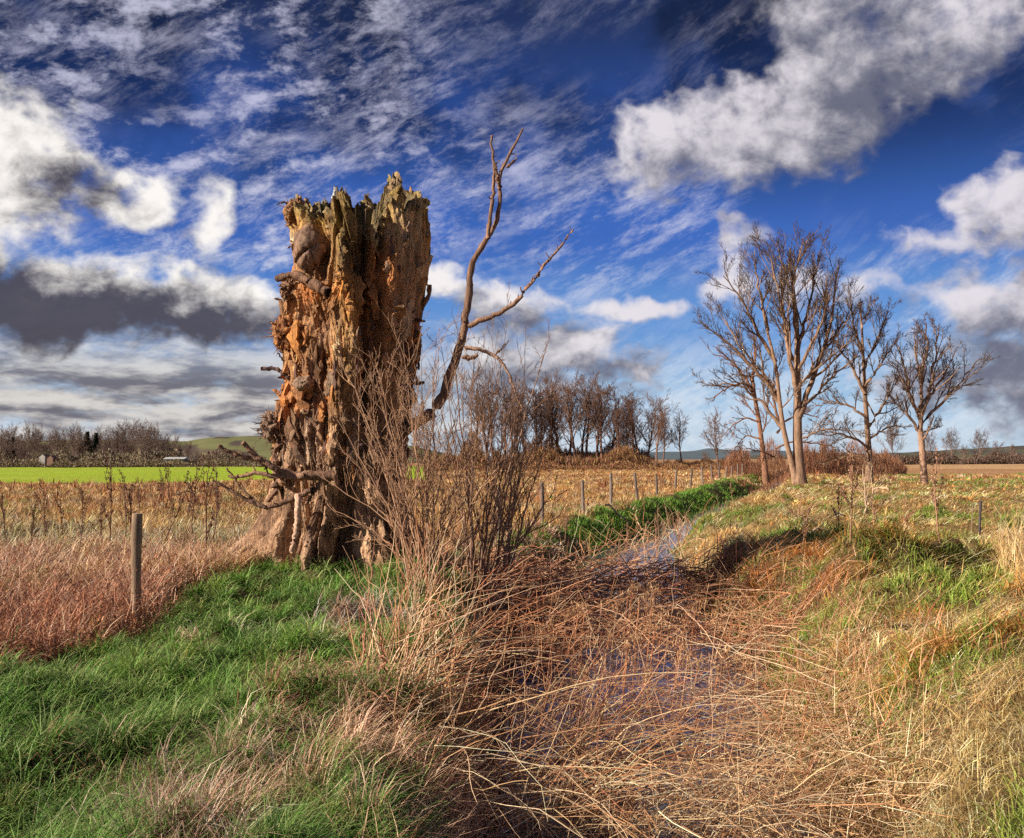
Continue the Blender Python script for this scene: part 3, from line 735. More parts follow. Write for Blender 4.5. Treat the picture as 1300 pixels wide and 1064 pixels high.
# m, t0, t1, angle, len ratio, radius ratio, points, wobble, tropism, sides, up
K1 = [(10, .2, 1, .5, .46, .55, 8, .08, .07, 5, .5), (6, .15, 1, .55, .55, .58, 6, .09, .05, 3, .2), (5, .15, 1, .6, .58, .62, 5, .12, .03, 3, .1), (3, .2, 1, .6, .62, .75, 4, .14, .02, 3, .1)]
BK = (.27, .165, .105); TW = (.10, .06, .038)
YB = 56
hero_tree('bare_tree', 'tallest bare tree, twin pale trunks and broad fan crown, right bank', YB,
    [([(1016, 624), (1014, 590), (1012, 545), (1013, 500), (1012, 455), (1012, 410), (1006, 360), (1003, 315)], .37, .05, .3),
     ([(1012, 622), (1008, 598), (995, 550), (989, 505), (985, 460), (972, 415), (965, 370)], .2, .05, -.4)],
    [([(1014, 530), (1026, 495), (1040, 460), (1052, 425), (1060, 380), (1062, 345)], .20, .04, 1.0),
     ([(1013, 500), (1000, 450), (994, 400), (986, 360), (978, 325)], .17, .03, -1.0),
     ([(989, 510), (970, 480), (945, 455), (920, 430), (893, 412)], .15, .03, -1.5),
     ([(994, 545), (972, 515), (950, 495), (925, 485), (902, 490)], .13, .03, .8),
     ([(985, 460), (965, 430), (950, 395), (935, 370), (918, 350)], .14, .03, -1.0),
     ([(1012, 450), (1024, 400), (1034, 360), (1040, 320)], .13, .03, .5),
     ([(1012, 430), (1005, 380), (1010, 340), (1020, 308)], .12, .03, -.5),
     ([(1020, 515), (1045, 490), (1066, 470), (1085, 455)], .12, .03, -1.2),
     ([(1026, 480), (1045, 445), (1070, 415), (1082, 385)], .11, .03, 1.6),
     ([(975, 420), (968, 385), (960, 350), (958, 318)], .11, .03, 1.4),
     ([(1013, 560), (1040, 545), (1062, 545), (1092, 548)], .07, .02, -1.5),
     ([(990, 505), (965, 468), (940, 440), (915, 400)], .12, .03, 2.2),
     ([(1012, 470), (998, 430), (990, 380), (992, 330)], .12, .03, 2.4),
     ([(1012, 475), (1034, 430), (1048, 400), (1050, 360)], .12, .03, -2.4),
     ([(1003, 365), (994, 335), (984, 310)], .08, .02, 0), ([(1005, 365), (1014, 330), (1030, 305)], .08, .02, 0)],
    11, K1, BK, TW, .0115, 1.0)
YM = 62
hero_tree('bare_tree', 'bare tree with upright single trunk between the tallest and the slender one', YM,
    [([(1103, 618), (1104, 585), (1101, 545), (1098, 500), (1096, 455), (1094, 415), (1092, 385)], .24, .05, .3)],
    [([(1100, 545), (1118, 520), (1132, 495), (1146, 470)], .13, .03, 1), ([(1098, 500), (1085, 470), (1070, 450), (1058, 430)], .13, .03, -1),
     ([(1096, 470), (1108, 440), (1120, 415), (1128, 395)], .12, .03, 1), ([(1096, 450), (1086, 425), (1082, 400), (1080, 378)], .11, .03, -1),
     ([(1103, 570), (1085, 555), (1062, 550), (1040, 552)], .10, .03, -1.6), ([(1102, 560), (1120, 545), (1136, 540), (1150, 545)], .09, .03, 1),
     ([(1100, 530), (1080, 515), (1060, 510), (1036, 515)], .10, .03, 1.4), ([(1103, 585), (1088, 578), (1065, 582), (1045, 590)], .08, .02, .6),
     ([(1097, 490), (1116, 468), (1128, 445), (1140, 430)], .10, .03, -1.6), ([(1094, 420), (1102, 395), (1112, 380)], .08, .02, 0)],
    12, K1, BK, TW, .0115, 1.15)
hero_tree('bare_tree', 'slender bare tree with smooth reddish trunk, rightmost of the bank trees', 57,
    [([(1174, 620), (1172, 590), (1170, 560), (1168, 545)], .22, .17, .0)],
    [([(1168, 548), (1180, 525), (1198, 510), (1215, 490), (1232, 470), (1244, 455)], .12, .03, .6), ([(1168, 548), (1154, 528), (1140, 515), (1128, 498)], .10, .03, -.6),
     ([(1168, 545), (1170, 515), (1168, 480), (1164, 450), (1160, 425)], .15, .03, .4), ([(1169, 530), (1180, 500), (1186, 470), (1190, 435), (1192, 412)], .13, .03, -.4),
     ([(1169, 535), (1158, 505), (1148, 470), (1140, 440)], .12, .03, 1.0), ([(1169, 520), (1188, 492), (1204, 468), (1212, 445)], .11, .03, 1.2),
     ([(1168, 500), (1174, 465), (1178, 430), (1176, 410)], .10, .03, -1.2), ([(1169, 530), (1156, 500), (1146, 480), (1134, 465)], .09, .03, -1.4), ([(1170, 548), (1184, 546), (1196, 538)], .05, .02, .4)],
    13, [(9, .2, 1, .5, .42, .58, 7, .09, .06, 5, .4), (6, .15, 1, .6, .52, .6, 6, .1, .05, 3, .2), (5, .15, 1, .6, .58, .66, 5, .13, .03, 3, .1), (3, .2, 1, .6, .6, .75, 4, .14, .02, 3, .1)], (.27, .165, .11), TW, .012, nt_=2, ts_=.8)
hero_tree('bare_tree', 'leaning red-brown bare tree behind the tallest one', 84,
    [([(972, 600), (968, 570), (964, 535), (958, 505), (955, 480)], .24, .16, .3)],
    [([(956, 495), (945, 485), (925, 490), (906, 505)], .16, .04, -1), ([(957, 500), (940, 470), (925, 455), (905, 450)], .16, .04, 1), ([(955, 480), (960, 450), (955, 420)], .16, .04, 0),
     ([(964, 535), (945, 530), (930, 540), (915, 555)], .10, .03, 0), ([(968, 560), (950, 550), (940, 560), (930, 575)], .09, .03, 1), ([(986, 550), (1000, 530), (1020, 525), (1040, 530)], .12, .04, 0),
     ([(985, 570), (1005, 560), (1030, 562), (1060, 568)], .1, .03, 1), ([(984, 580), (965, 572), (945, 570)], .08, .03, -1), ([(988, 535), (980, 500), (985, 460)], .14, .04, 1)],
    14, K1, (.24, .12, .07), (.14, .07, .045), .017, .8)

# prototypes of distant bare trees
def proto_tree(seed, h, spread, bark, rmin, name='bare_tree', open_=.35, nl=24):
    rg = np.random.default_rng(seed); root = empty(name)
    tb, cb = Bag(), Bag()
    P0, R0, L0 = grow(np.array([[0, 0, -.3]]), np.array([[rg.normal(0, .04), 0, 1.]]), np.array([h * .92]), np.array([h * .018 + rmin * 1.2]), 12, .05, .06, .25, rg)
    R0[0, 0] *= 1.4
    tb.tubes(P0, R0, 7, bcol(1, bark, rg))
    S, D, L, R = kids(P0, R0, L0, nl, open_, .99, .62, spread, .42, .2, rg, rmin=rmin * 1.4, tend=.45)
    Pn, R, L = grow(S, D, L, R, 9, .13, .1, .4, rg); R = np.maximum(R, rmin)
    tb.tubes(Pn, R, 5, bcol(len(Pn), bark, rg))
    for (m, lr) in ((8, .5), (5, .52), (3, .6)):
        S, D, L, R = kids(Pn, R, L, m, .2, 1, .6, lr, .6, .3, rg, rmin=rmin)
        Pn, R, L = grow(S, D, L, R, 4, .18, .05, .5, rg); R = np.maximum(R, rmin * .5)
        cb.tubes(Pn, R, 3, bcol(len(Pn), np.array(bark) * .85, rg))
    tb.build('trunk', M_bark, root); cb.build('crown', M_twig, root)
    return root
def copy_tree(o, loc, s=1, rz=0, label=None, group=None, cat=None, sz=None):
    c = o.copy(); COL.objects.link(c); c.location = loc; c.scale = (s, s, s if sz is None else sz); c.rotation_euler = (0, 0, rz)
    for ch_ in list(o.children):
        d = ch_.copy(); COL.objects.link(d); d.parent = c
    tag(c, label, cat, group); return c
def place_first(used, o, *a, **k):
    if o.name in used: return copy_tree(o, *a, **k)
    used.add(o.name)
    loc, s, rz = a; o.location = loc; o.scale = (s, s, k.get('sz') or s); o.rotation_euler = (0, 0, rz)
    tag(o, k.get('label'), k.get('cat'), k.get('group')); return o
used = set()
wood = [proto_tree(100 + i, 14, sp, (.2, .11, .075), .02, open_=op) for i, (sp, op) in enumerate([(.44, .4), (.5, .28), (.42, .45), (.55, .22), (.5, .32)])]
rnd = [proto_tree(140 + i, 14, sp, (.22, .15, .12), .028, open_=op, nl=26) for i, (sp, op) in enumerate([(.72, .22), (.8, .18), (.66, .26)])]
rg = np.random.default_rng(5)
def at(px, Y):
    X = float(P3(np.array(px), np.array(HOR), Y)[0]); return X, Y, float(ground(X, Y)) - .05
def hpx(h_px, Y): return h_px * Y / F
# the wood behind the field: tops fall from left to right
wt = [(603, 110), (618, 90), (628, 100), (641, 96), (650, 88), (659, 98), (668, 92), (678, 97), (686, 88), (695, 99), (703, 97), (712, 102), (721, 99), (730, 103), (738, 100), (746, 105), (756, 103), (766, 99), (775, 90), (786, 78), (794, 70), (804, 82), (813, 86), (822, 84), (833, 76), (842, 60)]
for i, (px, hh) in enumerate(wt):
    Y = 160 + rg.uniform(-6, 14); s = hpx(hh + 4, Y) / 14
    place_first(used, wood[i % 5], at(px, Y), s, rg.uniform(0, 6.28), label='bare tree in the close-grown wood beyond the fenced field', cat='tree', group='trees of the wood beyond the fenced field')
for px, hh, Y, lab in ((865, 66, 165, 'small bare tree standing just right of the wood'), (912, 70, 150, 'lone dark bare tree midway between the wood and the bank trees'), (943, 36, 160, 'small rounded bare tree left of the leaning red-brown tree'),
                       (935, 20, 150, 'low bare tree beside the small rounded one'), (896, 22, 150, 'stunted bare tree left of the lone dark tree')):
    copy_tree(wood[[0, 3, 1, 2, 4][int(px) % 5]], at(px, Y), hpx(hh, Y) / 14, rg.uniform(0, 6), label=lab, cat='tree', group='scattered bare trees behind the field')
for px, hh, Y, lab in ((1133, 44, 230, 'bare tree at the field edge between the middle and slender bank trees'), (1209, 34, 260, 'round-crowned bare tree on the right skyline, left of its twin'), (1245, 34, 260, 'round-crowned bare tree on the right skyline, right of its twin'),
                       (1179, 32, 300, 'small bare tree behind the slender trunk'), (1265, 22, 300, 'smallest bare tree on the right skyline'), (1285, 18, 280, 'low bare tree at the right edge of the skyline'), (1224, 18, 250, 'dark low bare tree between the two round-crowned ones')):
    place_first(used, rnd[int(px) % 3], at(px, Y), hpx(hh, Y) / 14 * 1.05, rg.uniform(0, 6), label=lab, cat='tree', group='trees on the right skyline')
# left skyline: trees along the foot of the hill
lt = [(0, 40), (14, 42), (44, 36), (72, 40), (98, 42), (112, 34), (126, 40), (139, 34), (152, 38), (184, 40), (8, 40), (22, 34), (36, 44), (50, 40), (66, 36), (80, 34), (92, 40), (104, 36), (120, 34), (132, 28), (146, 42), (158, 46), (168, 44), (178, 48), (188, 44), (197, 42), (206, 34), (214, 26), (222, 30), (238, 26), (160, 30), (228, 20), (60, 24), (30, 24), (250, 16), (275, 18), (300, 16), (320, 20)]
for i, (px, hh) in enumerate(lt):
    Y = 330 + rg.uniform(-15, 50); s = hpx(hh, Y) / 14
    place_first(used, rnd[i % 3], at(px, Y), s * 1.0, rg.uniform(0, 6), label='bare tree in the tree line at the foot of the left hill', cat='tree', group='trees along the foot of the left hill')
# conifers in the same line
def proto_conifer():
    rg = np.random.default_rng(77); root = empty('conifer')
    b = Bag().tubes(np.array([[[0, 0, -.3], [0, 0, 6], [0, 0, 12]]], float), np.array([[.3, .2, .05]]), 6, bcol(1, (.1, .06, .04)))
    b.build('trunk', M_bark, root)
    n = 2600; h = 1 + 11 * rg.random(n) ** .8; a = rg.uniform(0, 6.28, n); rad = (12.2 - h) * .2 * np.sqrt(rg.random(n)) * (1 + .3 * np.sin(a * 3 + h))
    P = np.stack([np.cos(a) * rad, np.sin(a) * rad, h], 1)
    V, Fq, C = ribbons(P, a, rg.uniform(.8, 1.7, n), rg.uniform(.5, 1.1, n), rg.uniform(.15, .4, n), rg.uniform(-.3, .6, n), bcol(n, (.03, .05, .025), rg, .3), k=3)
    mesh_np('crown', V, Fq, M_twig, C, root); return root
con = proto_conifer()
for px, hh in ((110, 44), (121, 42), (4, 36), (16, 38), (28, 32)):
    Y = 345 + rg.uniform(0, 20)
    place_first(used, con, at(px, Y), hpx(hh, Y) / 12, rg.uniform(0, 6), label='dark narrow conifer rising from the left tree line', cat='conifer', group='conifers in the left tree line')

# hedges and undergrowth: masses of fine twigs
def hedge(name, label, segs, cols, seed, tw=.05):
    rg = np.random.default_rng(seed); bag = Bag()
    for (p0, y0, p1, y1, h, n) in segs:
        t = rg.random(n); px = p0 + (p1 - p0) * t; Y = y0 + (y1 - y0) * t + rg.normal(0, 2.5, n)
        X = P3(px, np.full(n, HOR), Y)[:, 0]
        hh = h * (.62 + .75 * fbm(px * .05, px * 0, seed=seed, octv=4)) * (.3 + .7 * sst(0, .12, t) * sst(1, .88, t))
        z = ground(X, Y, False) + hh * rg.random(n) ** 1.2 * .85
        L = rg.uniform(.2, .6, n) * np.minimum(h, 4) * .45
        bag.add(*ribbons(np.stack([X, Y, z], 1), rg.uniform(0, 6.28, n), np.abs(rg.normal(0, .75, n)), L, tw * rg.uniform(.6, 1.6, n) * (Y / 160), rg.uniform(-.3, .8, n), pal(n, cols, .25), k=3))
    o = bag.build(name, M_stem); tag(o, label, 'undergrowth', kind='stuff'); return o
hedge('undergrowth', 'rust-brown scrub along the foot of the wood', [(540, 156, 850, 158, 4.2, 30000), (540, 150, 960, 152, 1.6, 15000), (560, 172, 850, 175, 7.5, 26000), (850, 165, 965, 165, 2.8, 6000)],
      [(.22, .09, .045), (.34, .15, .07), (.14, .06, .04), (.3, .2, .06)], 61, .075)
hedge('hedgerow', 'dark hedge across the far side of the right-hand field', [(1060, 225, 1330, 235, 2.9, 22000), (1160, 300, 1330, 300, 4.6, 12000)], [(.09, .05, .04), (.13, .08, .06), (.07, .06, .035), (.16, .09, .06)], 62, .09)
hedge('hedgerow', 'brown hedge and scrub behind the bright green crop', [(-40, 300, 350, 300, 2.8, 22000), (-40, 325, 250, 325, 7.5, 34000), (-40, 312, 215, 312, 5, 20000), (180, 340, 345, 340, 6, 9000)],
      [(.20, .12, .09), (.28, .18, .12), (.13, .10, .07), (.15, .14, .06), (.28, .22, .1)], 63, .09)
hedge('undergrowth', 'red-brown scrub around the trunks of the bank trees', [(920, 96, 1070, 92, 4.6, 9000), (950, 70, 1010, 66, 1.2, 2500), (1010, 88, 1150, 100, 3.6, 8000)], [(.24, .09, .045), (.36, .17, .08), (.15, .07, .04)], 64, .05)

# ------------------------------------------------------------------ hills
def hills(name, label, pts, Y0, depth, seed, cols):
    """ridge heights in photo pixels above the horizon at distance Y0+depth"""
    px = np.linspace(pts[0][0], pts[-1][0], 160); n = 24
    hp = np.interp(px, [p[0] for p in pts], [p[1] for p in pts])
    V = []; C = []
    for j in range(n):
        t = j / (n - 3); tt = min(t, 1)
        Y = Y0 + depth * t
        h = hp * (Y0 + depth) / F * (sst(0, 1, tt) if t <= 1 else 1 - (t - 1) * 3) + 2.5 * fbm(px * .03, px * 0 + t * 3, seed=seed, octv=3) * tt * (Y0 / 800)
        X = P3(px, np.full(160, HOR), np.full(160, Y))[:, 0]
        V.append(np.stack([X, np.full(160, Y), -1.2 + h], 1))
        f1 = vn(px * .022 + t * 2, px * 0 + t * 5.5, seed=seed + 3); f2 = vn(px * .05, px * 0 + t * 9, seed=seed + 4)
        c = lerp3(cols[0], cols[1], sst(-.1, .05, f1)); c = lerp3(c, cols[2], sst(.15, .25, f2))
        c = lerp3(c, cols[3], np.full(160, sst(.86, .95, tt)))
        C.append(c)
    V = np.array(V).reshape(-1, 3); C = np.array(C).reshape(-1, 3)
    ii, jj = np.meshgrid(np.arange(n - 1), np.arange(159), indexing='ij'); b = ii * 160 + jj
    o = mesh_np(name, V, np.stack([b, b + 1, b + 161, b + 160], -1).reshape(-1, 4), M_far, C)
    return tag(o, label, kind='structure')
hills('hills', 'low hill with green fields and hedges at left', [(-200, 30), (0, 30), (120, 28), (200, 28), (235, 27), (280, 32), (330, 33), (420, 32), (520, 20), (600, 2)], 520, 500, 5,
      [(.15, .12, .08), (.17, .17, .08), (.09, .07, .06), (.09, .075, .07)])
hills('hills', 'faint low rise on the right horizon', [(930, 3), (1000, 6), (1150, 7), (1220, 12), (1300, 15), (1500, 18)], 900, 500, 9, [(.10, .10, .08), (.13, .12, .08), (.09, .075, .07), (.08, .07, .07)])
hills('hills', 'distant blue ridge behind the wood', [(560, 4), (700, 8), (900, 12), (1000, 11), (1100, 6)], 1400, 500, 15, [(.11, .14, .16)] * 4)  # blue of distant haze put into the ridge colour

# ------------------------------------------------------------------ buildings far left
def box(bag, c, s, col, rz=0):
    v = np.array([[x, y, z] for x in (-.5, .5) for y in (-.5, .5) for z in (-.5, .5)]) * np.array(s)
    ca_, sa_ = math.cos(rz), math.sin(rz)
    v = np.stack([v[:, 0] * ca_ - v[:, 1] * sa_, v[:, 0] * sa_ + v[:, 1] * ca_, v[:, 2]], 1) + np.array(c)
    bag.add(v, np.array([[0, 1, 3, 2], [4, 6, 7, 5], [0, 4, 5, 1], [2, 3, 7, 6], [0, 2, 6, 4], [1, 5, 7, 3]]), np.array(col))
x, y, z = at(224, 304)
root = empty('barn', (x, y, z), 'long low barn with pale roof behind the green crop', 'barn')
b = Bag(); box(b, (0, 0, 1.2), (6.2, 5, 2.6), (.16, .15, .11)); box(b, (-3.9, 0, 1.0), (1.6, 5, 2.2), (.12, .1, .08)); b.build('wall', M_build, root, False)
b = Bag(); rv = np.array([[-3.4, -2.9, 2.55], [3.4, -2.9, 2.55], [3.4, 2.9, 2.55], [-3.4, 2.9, 2.55], [-3.4, 0, 3.2], [3.4, 0, 3.2]])
b.add(rv, np.array([[0, 1, 5, 4], [2, 3, 4, 5]]), (.42, .42, .40)); b.add(rv[[0, 4, 3]], np.array([[0, 1, 2]]), (.5, .5, .5)); b.add(rv[[1, 2, 5]], np.array([[0, 1, 2]]), (.5, .5, .5)); b.add(rv[:4], np.array([[3, 2, 1, 0]]), (.4, .4, .4)); b.build('roof', M_build, root, False)
b = Bag(); box(b, (1.2, -2.52, 1.0), (2.0, .08, 2.0), (.04, .04, .035)); b.build('door', M_build, root, False)
for px, hh, col_, lab in ((58, 4.0, (.42, .39, .34), 'pale gable end showing through the left hedge'), (68, 3.4, (.26, .15, .1), 'small brick building beside the pale gable in the left hedge')):
    x, y, z = at(px, 309)
    root = empty('cottage', (x, y, z), lab, 'building')
    b = Bag(); box(b, (0, 0, hh * .4), (1.9, 5, hh * .8 + .4), col_); b.build('wall', M_build, root, False)
    b = Bag(); h0 = hh * .8 + .2
    rv = np.array([[-1, -2.2, h0], [1, -2.2, h0], [1, 2.2, h0], [-1, 2.2, h0], [0, -2.2, h0 + .9], [0, 2.2, h0 + .9]])
    b.add(rv, np.array([[0, 4, 5, 3], [4, 1, 2, 5], [0, 3, 2, 1]]), (.22, .14, .1)); b.add(rv[[0, 1, 4]], np.array([[0, 1, 2]]), np.array(col_)); b.add(rv[[2, 3, 5]], np.array([[0, 1, 2]]), np.array(col_)); b.build('roof', M_build, root, False)
    b = Bag(); box(b, (0, -2.03, hh * .55), (.5, .08, .7), (.05, .05, .06)); b.build('window', M_build, root, False)

# ------------------------------------------------------------------ fence
def post_bag(h, rad, seed, col):
    rg = np.random.default_rng(seed); k = 12; sides = 14
    b = Bag(); zz = np.linspace(-.25, h, k)
    Pn = np.stack([.02 * np.sin(zz * 2 + seed), .012 * np.cos(zz * 3), zz], 1)
    V, q, c = tubes(Pn[None], np.full((1, k), rad) * (1 + .05 * rg.normal(0, 1, (1, k))), sides, bcol(1, col))
    V = V + rg.normal(0, rad * .04, V.shape)
    c = c * (1 + rg.normal(0, .12, (len(c), 1)))
    b.add(V, q, c)
    top = len(V) - sides; cv = V[top:]; ctr = cv.mean(0) + [0, 0, .012]
    b.add(np.concatenate([cv, [ctr]]), np.stack([np.arange(sides), (np.arange(sides) + 1) % sides, np.full(sides, sides)], 1), np.array(col) * 1.5)
    return b
x0 = P3(np.array(177.), np.array(652.), 9.9)
gz = float(ground(x0[0], x0[1]))
o = post_bag(x0[2] - gz, .052, 3, (.30, .2, .13)).build('fence_post', M_post); o.location = (x0[0], x0[1], gz)
tag(o, 'round weathered wooden fence post standing alone in the bramble at left', 'fence post')
froot = empty('wire_fence', (fenceX(22.), 22., float(ground(fenceX(22.), 22.))), 'line of grey wooden posts with thin wires along the green ditch bank', 'fence')
fp = [634, 688, 739, 774, 808, 834, 857, 876, 891, 903, 912, 921, 929, 936, 942, 947, 951, 955]
fo = np.array(froot.location); tops = []
for i, px in enumerate(fp):
    Y = 8803 / (1040 - px); X = float(P3(np.array(float(px)), np.array(HOR), Y)[0]); z = float(ground(X, Y))
    h = 1.12 + rg.uniform(-.1, .08)
    o = post_bag(h, .042 + .0003 * Y, 30 + i, (.2, .15, .12)).build('post', M_post, froot)
    o.location = (X - fo[0], Y - fo[1], z - fo[2]); o.rotation_euler = (rg.normal(0, .03), rg.normal(0, .04), 0)
    tops.append((X - fo[0], Y - fo[1], z - fo[2]))
tops = np.array(tops)
for hz in (.45, .8, 1.02):
    pts = []
    for a, b_ in zip(tops[:-1], tops[1:]):
        for t in (0, .5): pts.append(a * (1 - t) + b_ * t + [0, -.06, hz - (.03 if t else 0)])
    pts = np.array(pts)
    Bag().tubes(pts[None], np.maximum(.003, .00008 * (pts[:, 1] + fo[1]))[None], 4, bcol(1, (.18, .15, .13))).build('wire', M_post, froot)

# thin stakes on the right bank
for px, pt, pb, Yk, rd, lab in ((1242, 636, 692, 17.5, .022, 'thin dark stake upright in the straw of the right bank'), (1231, 640, 690, 18, .012, 'slim pale stake beside the dark one on the right bank')):
    t_ = P3(np.array(float(px)), np.array(float(pt)), Yk); gz = float(ground(t_[0], Yk))
    o = post_bag(t_[2] - gz, rd, px, (.06, .05, .05) if rd > .02 else (.3, .2, .13)).build('stake', M_post); o.location = (t_[0], Yk, gz); o.rotation_euler = (0, .05, 0)
    tag(o, lab, 'stake')

# ------------------------------------------------------------------ dead tree stump
YS = 13.5
sroot = empty('tree_stump', (ST[0], ST[1], float(ground(*ST))), 'huge broken dead tree stump, hollow and splintered at the top, beside the ditch', 'tree stump')
so_ = np.array(sroot.location)
def zof(py): return float(P3(np.array(445.), np.array(float(py)), YS)[2])
LE = [(225, 366), (253, 366), (290, 368), (300, 372), (345, 378), (365, 372), (400, 364), (431, 360), (450, 363), (480, 366), (520, 360), (560, 358), (600, 354), (620, 349), (643, 338), (660, 326), (677, 314), (700, 296), (740, 280)]
RE = [(225, 541), (274, 543), (318, 545), (371, 541), (410, 532), (445, 527), (508, 521), (552, 514), (600, 514), (640, 522), (680, 540), (705, 560), (740, 575)]
zz_ = np.array([zof(p) for p, _ in LE]); xl_ = np.array([P3(np.array(float(x)), np.array(float(p)), YS)[0] for p, x in LE])
zr_ = np.array([zof(p) for p, _ in RE]); xr_ = np.array([P3(np.array(float(x)), np.array(float(p)), YS)[0] for p, x in RE])
def Lx(z): return np.interp(-z, -zz_, xl_)
def Rx(z): return np.interp(-z, -zr_, xr_)
TOP = [(362, 262), (366, 254), (372, 252), (387, 260), (391, 268), (396, 264), (401, 257), (407, 262), (413, 254), (420, 256), (424, 238), (427, 248), (437, 246), (445, 256), (450, 268), (455, 262), (460, 264), (465, 252), (468, 247), (472, 258), (482, 260), (487, 250), (491, 246), (495, 237), (499, 232), (503, 224), (508, 226), (511, 232), (513, 256), (518, 252), (526, 247), (529, 256), (533, 244), (537, 250), (540, 256), (544, 272)]
tx_ = np.array([P3(np.array(float(x)), np.array(260.), YS)[0] for x, _ in TOP]); tz_ = np.array([zof(p) for _, p in TOP])
NT, NZ = 900, 760
th = np.linspace(0, 2 * math.pi, NT, endpoint=False)
zb = -2.0
zt_c = zof(262)
ctop = (Lx(zt_c) + Rx(zt_c)) / 2; htop = (Rx(zt_c) - Lx(zt_c)) / 2
xt = ctop + htop * np.cos(th)
front = np.clip(-np.sin(th), 0, 1)
jag = fbm(np.cos(th) * 9, np.sin(th) * 9, seed=81, octv=4)
Htop = np.interp(xt / (YS + htop * .92 * np.sin(th)) * YS, tx_, tz_)
drop = front ** .6 * (.16 + .3 * np.clip(jag + .15, 0, 1)) 
# the broad mossy column and the right-hand plate keep their full height in front
Yrim = YS + htop * .92 * np.sin(th)
pxs = 650 + xt / Yrim * F
keep = np.exp(-((pxs - 433) / 16) ** 2) + np.exp(-((pxs - 530) / 12) ** 2) + .8 * np.exp(-((pxs - 375) / 12) ** 2)
drop = drop * (1 - np.clip(keep, 0, 1)) + .12 * front * np.exp(-((pxs - 468) / 22) ** 2) * 2.2
Htop = (Htop - drop) * Yrim / YS - np.where(np.sin(th) > 0, .05 * np.abs(jag), 0) + .07 * fbm(np.cos(th) * 22, np.sin(th) * 22, seed=83, octv=3)
s = np.linspace(0, 1, NZ)[:, None]
Zs = zb + (Htop[None, :] - zb) * s
TH = np.broadcast_to(th[None, :], Zs.shape)
cx = (Lx(Zs) + Rx(Zs)) / 2; hw = (Rx(Zs) - Lx(Zs)) / 2
cs, sn = np.cos(TH), np.sin(TH)
tw = .25 * Zs                                      # grain twists slightly
ct, stt = np.cos(TH + tw * .25), np.sin(TH + tw * .25)
YA = YS + hw * .95 * sn
px_ = 650 + (cx + hw * cs) / YA * F              # where a front point appears, for placing its features
py_ = HOR - Zs / YA * F
fr = sst(.05, .5, -sn)
def G(x, y, sx, sy): return fr * np.exp(-((px_ - x) / sx) ** 2 - ((py_ - y) / sy) ** 2)
def Lg(pts, sx):
    """a band following [(py, px, weight)] down the front"""
    pts = sorted(pts); yy = [p[0] for p in pts]
    return fr * np.exp(-((px_ - np.interp(py_, yy, [p[1] for p in pts])) / sx) ** 2) * np.interp(py_, yy, [p[2] for p in pts], left=0, right=0)
rg1 = 1 - np.abs(fbm(ct * 2.6, stt * 2.6, Zs * .35, seed=90, octv=3)) * 2
rg2 = 1 - np.abs(fbm(ct * 6.5 + .25 * fbm(ct * 3, stt * 3, Zs * 2, seed=92), stt * 6.5, Zs * 1.7, seed=93, octv=4)) * 2
fb = fbm(ct * 17, stt * 17, Zs * 3.2, seed=95, octv=5, gain=.6)
fb3 = fbm(ct * 5, stt * 5, Zs * 4, seed=97, octv=5, gain=.62)
lump = fbm(ct * 2.2, stt * 2.2, Zs * 1.6, seed=99, octv=3)
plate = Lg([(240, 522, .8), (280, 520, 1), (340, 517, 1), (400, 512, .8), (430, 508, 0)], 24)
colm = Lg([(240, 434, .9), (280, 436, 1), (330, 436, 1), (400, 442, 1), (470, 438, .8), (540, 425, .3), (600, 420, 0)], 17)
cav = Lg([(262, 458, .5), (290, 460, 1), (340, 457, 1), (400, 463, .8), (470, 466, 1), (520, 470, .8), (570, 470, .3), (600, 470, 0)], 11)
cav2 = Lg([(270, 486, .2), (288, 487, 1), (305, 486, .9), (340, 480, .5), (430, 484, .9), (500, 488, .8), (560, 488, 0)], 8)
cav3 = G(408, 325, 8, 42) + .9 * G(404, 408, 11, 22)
rough = 1 - .6 * np.clip(plate, 0, 1) - .3 * np.clip(colm, 0, 1)
chip = np.round(fbm(ct * 5.5, stt * 5.5, Zs * 1.5, seed=131, octv=2) * 5) / 5 ; chip2 = np.round(fbm(ct * 12, stt * 12, Zs * 3.1, seed=133, octv=2) * 4) / 4
m = 1 + .085 * (rg1 - .6) + .05 * (rg2 - .6) * rough + .036 * fb * rough + .045 * fb3 * rough + .05 * lump + .10 * chip * rough + .05 * chip2 * rough
m = m - .17 * np.clip(rg2 - .86, 0, 1) * 0
groove = np.clip(.12 - np.abs(fbm(ct * 3.4, stt * 3.4, Zs * .5, seed=103, octv=4)), 0, 1) / .12
m = m - .15 * groove * (1 - .7 * np.clip(plate, 0, 1))
m = m + .16 * colm + .10 * plate - .46 * cav - .38 * cav2 - .24 * cav3 - .16 * G(384, 392, 13, 18) - .17 * G(408, 455, 12, 15) - .15 * G(374, 512, 9, 14) - .16 * G(414, 525, 9, 26) - .14 * G(500, 470, 8, 30) - .12 * G(440, 560, 9, 20) + .12 * G(390, 545, 12, 30) + .10 * G(425, 500, 9, 26)
m = m + .12 * G(395, 300, 14, 45) - .22 * G(527, 327, 3.5, 7) + .03 * G(527, 327, 9, 13) - .1 * G(505, 360, 3, 22) - .12 * G(514, 395, 3, 24)
m = m + .10 * G(470, 285, 13, 22) + .08 * G(448, 395, 12, 16) - .14 * G(446, 335, 6, 5)
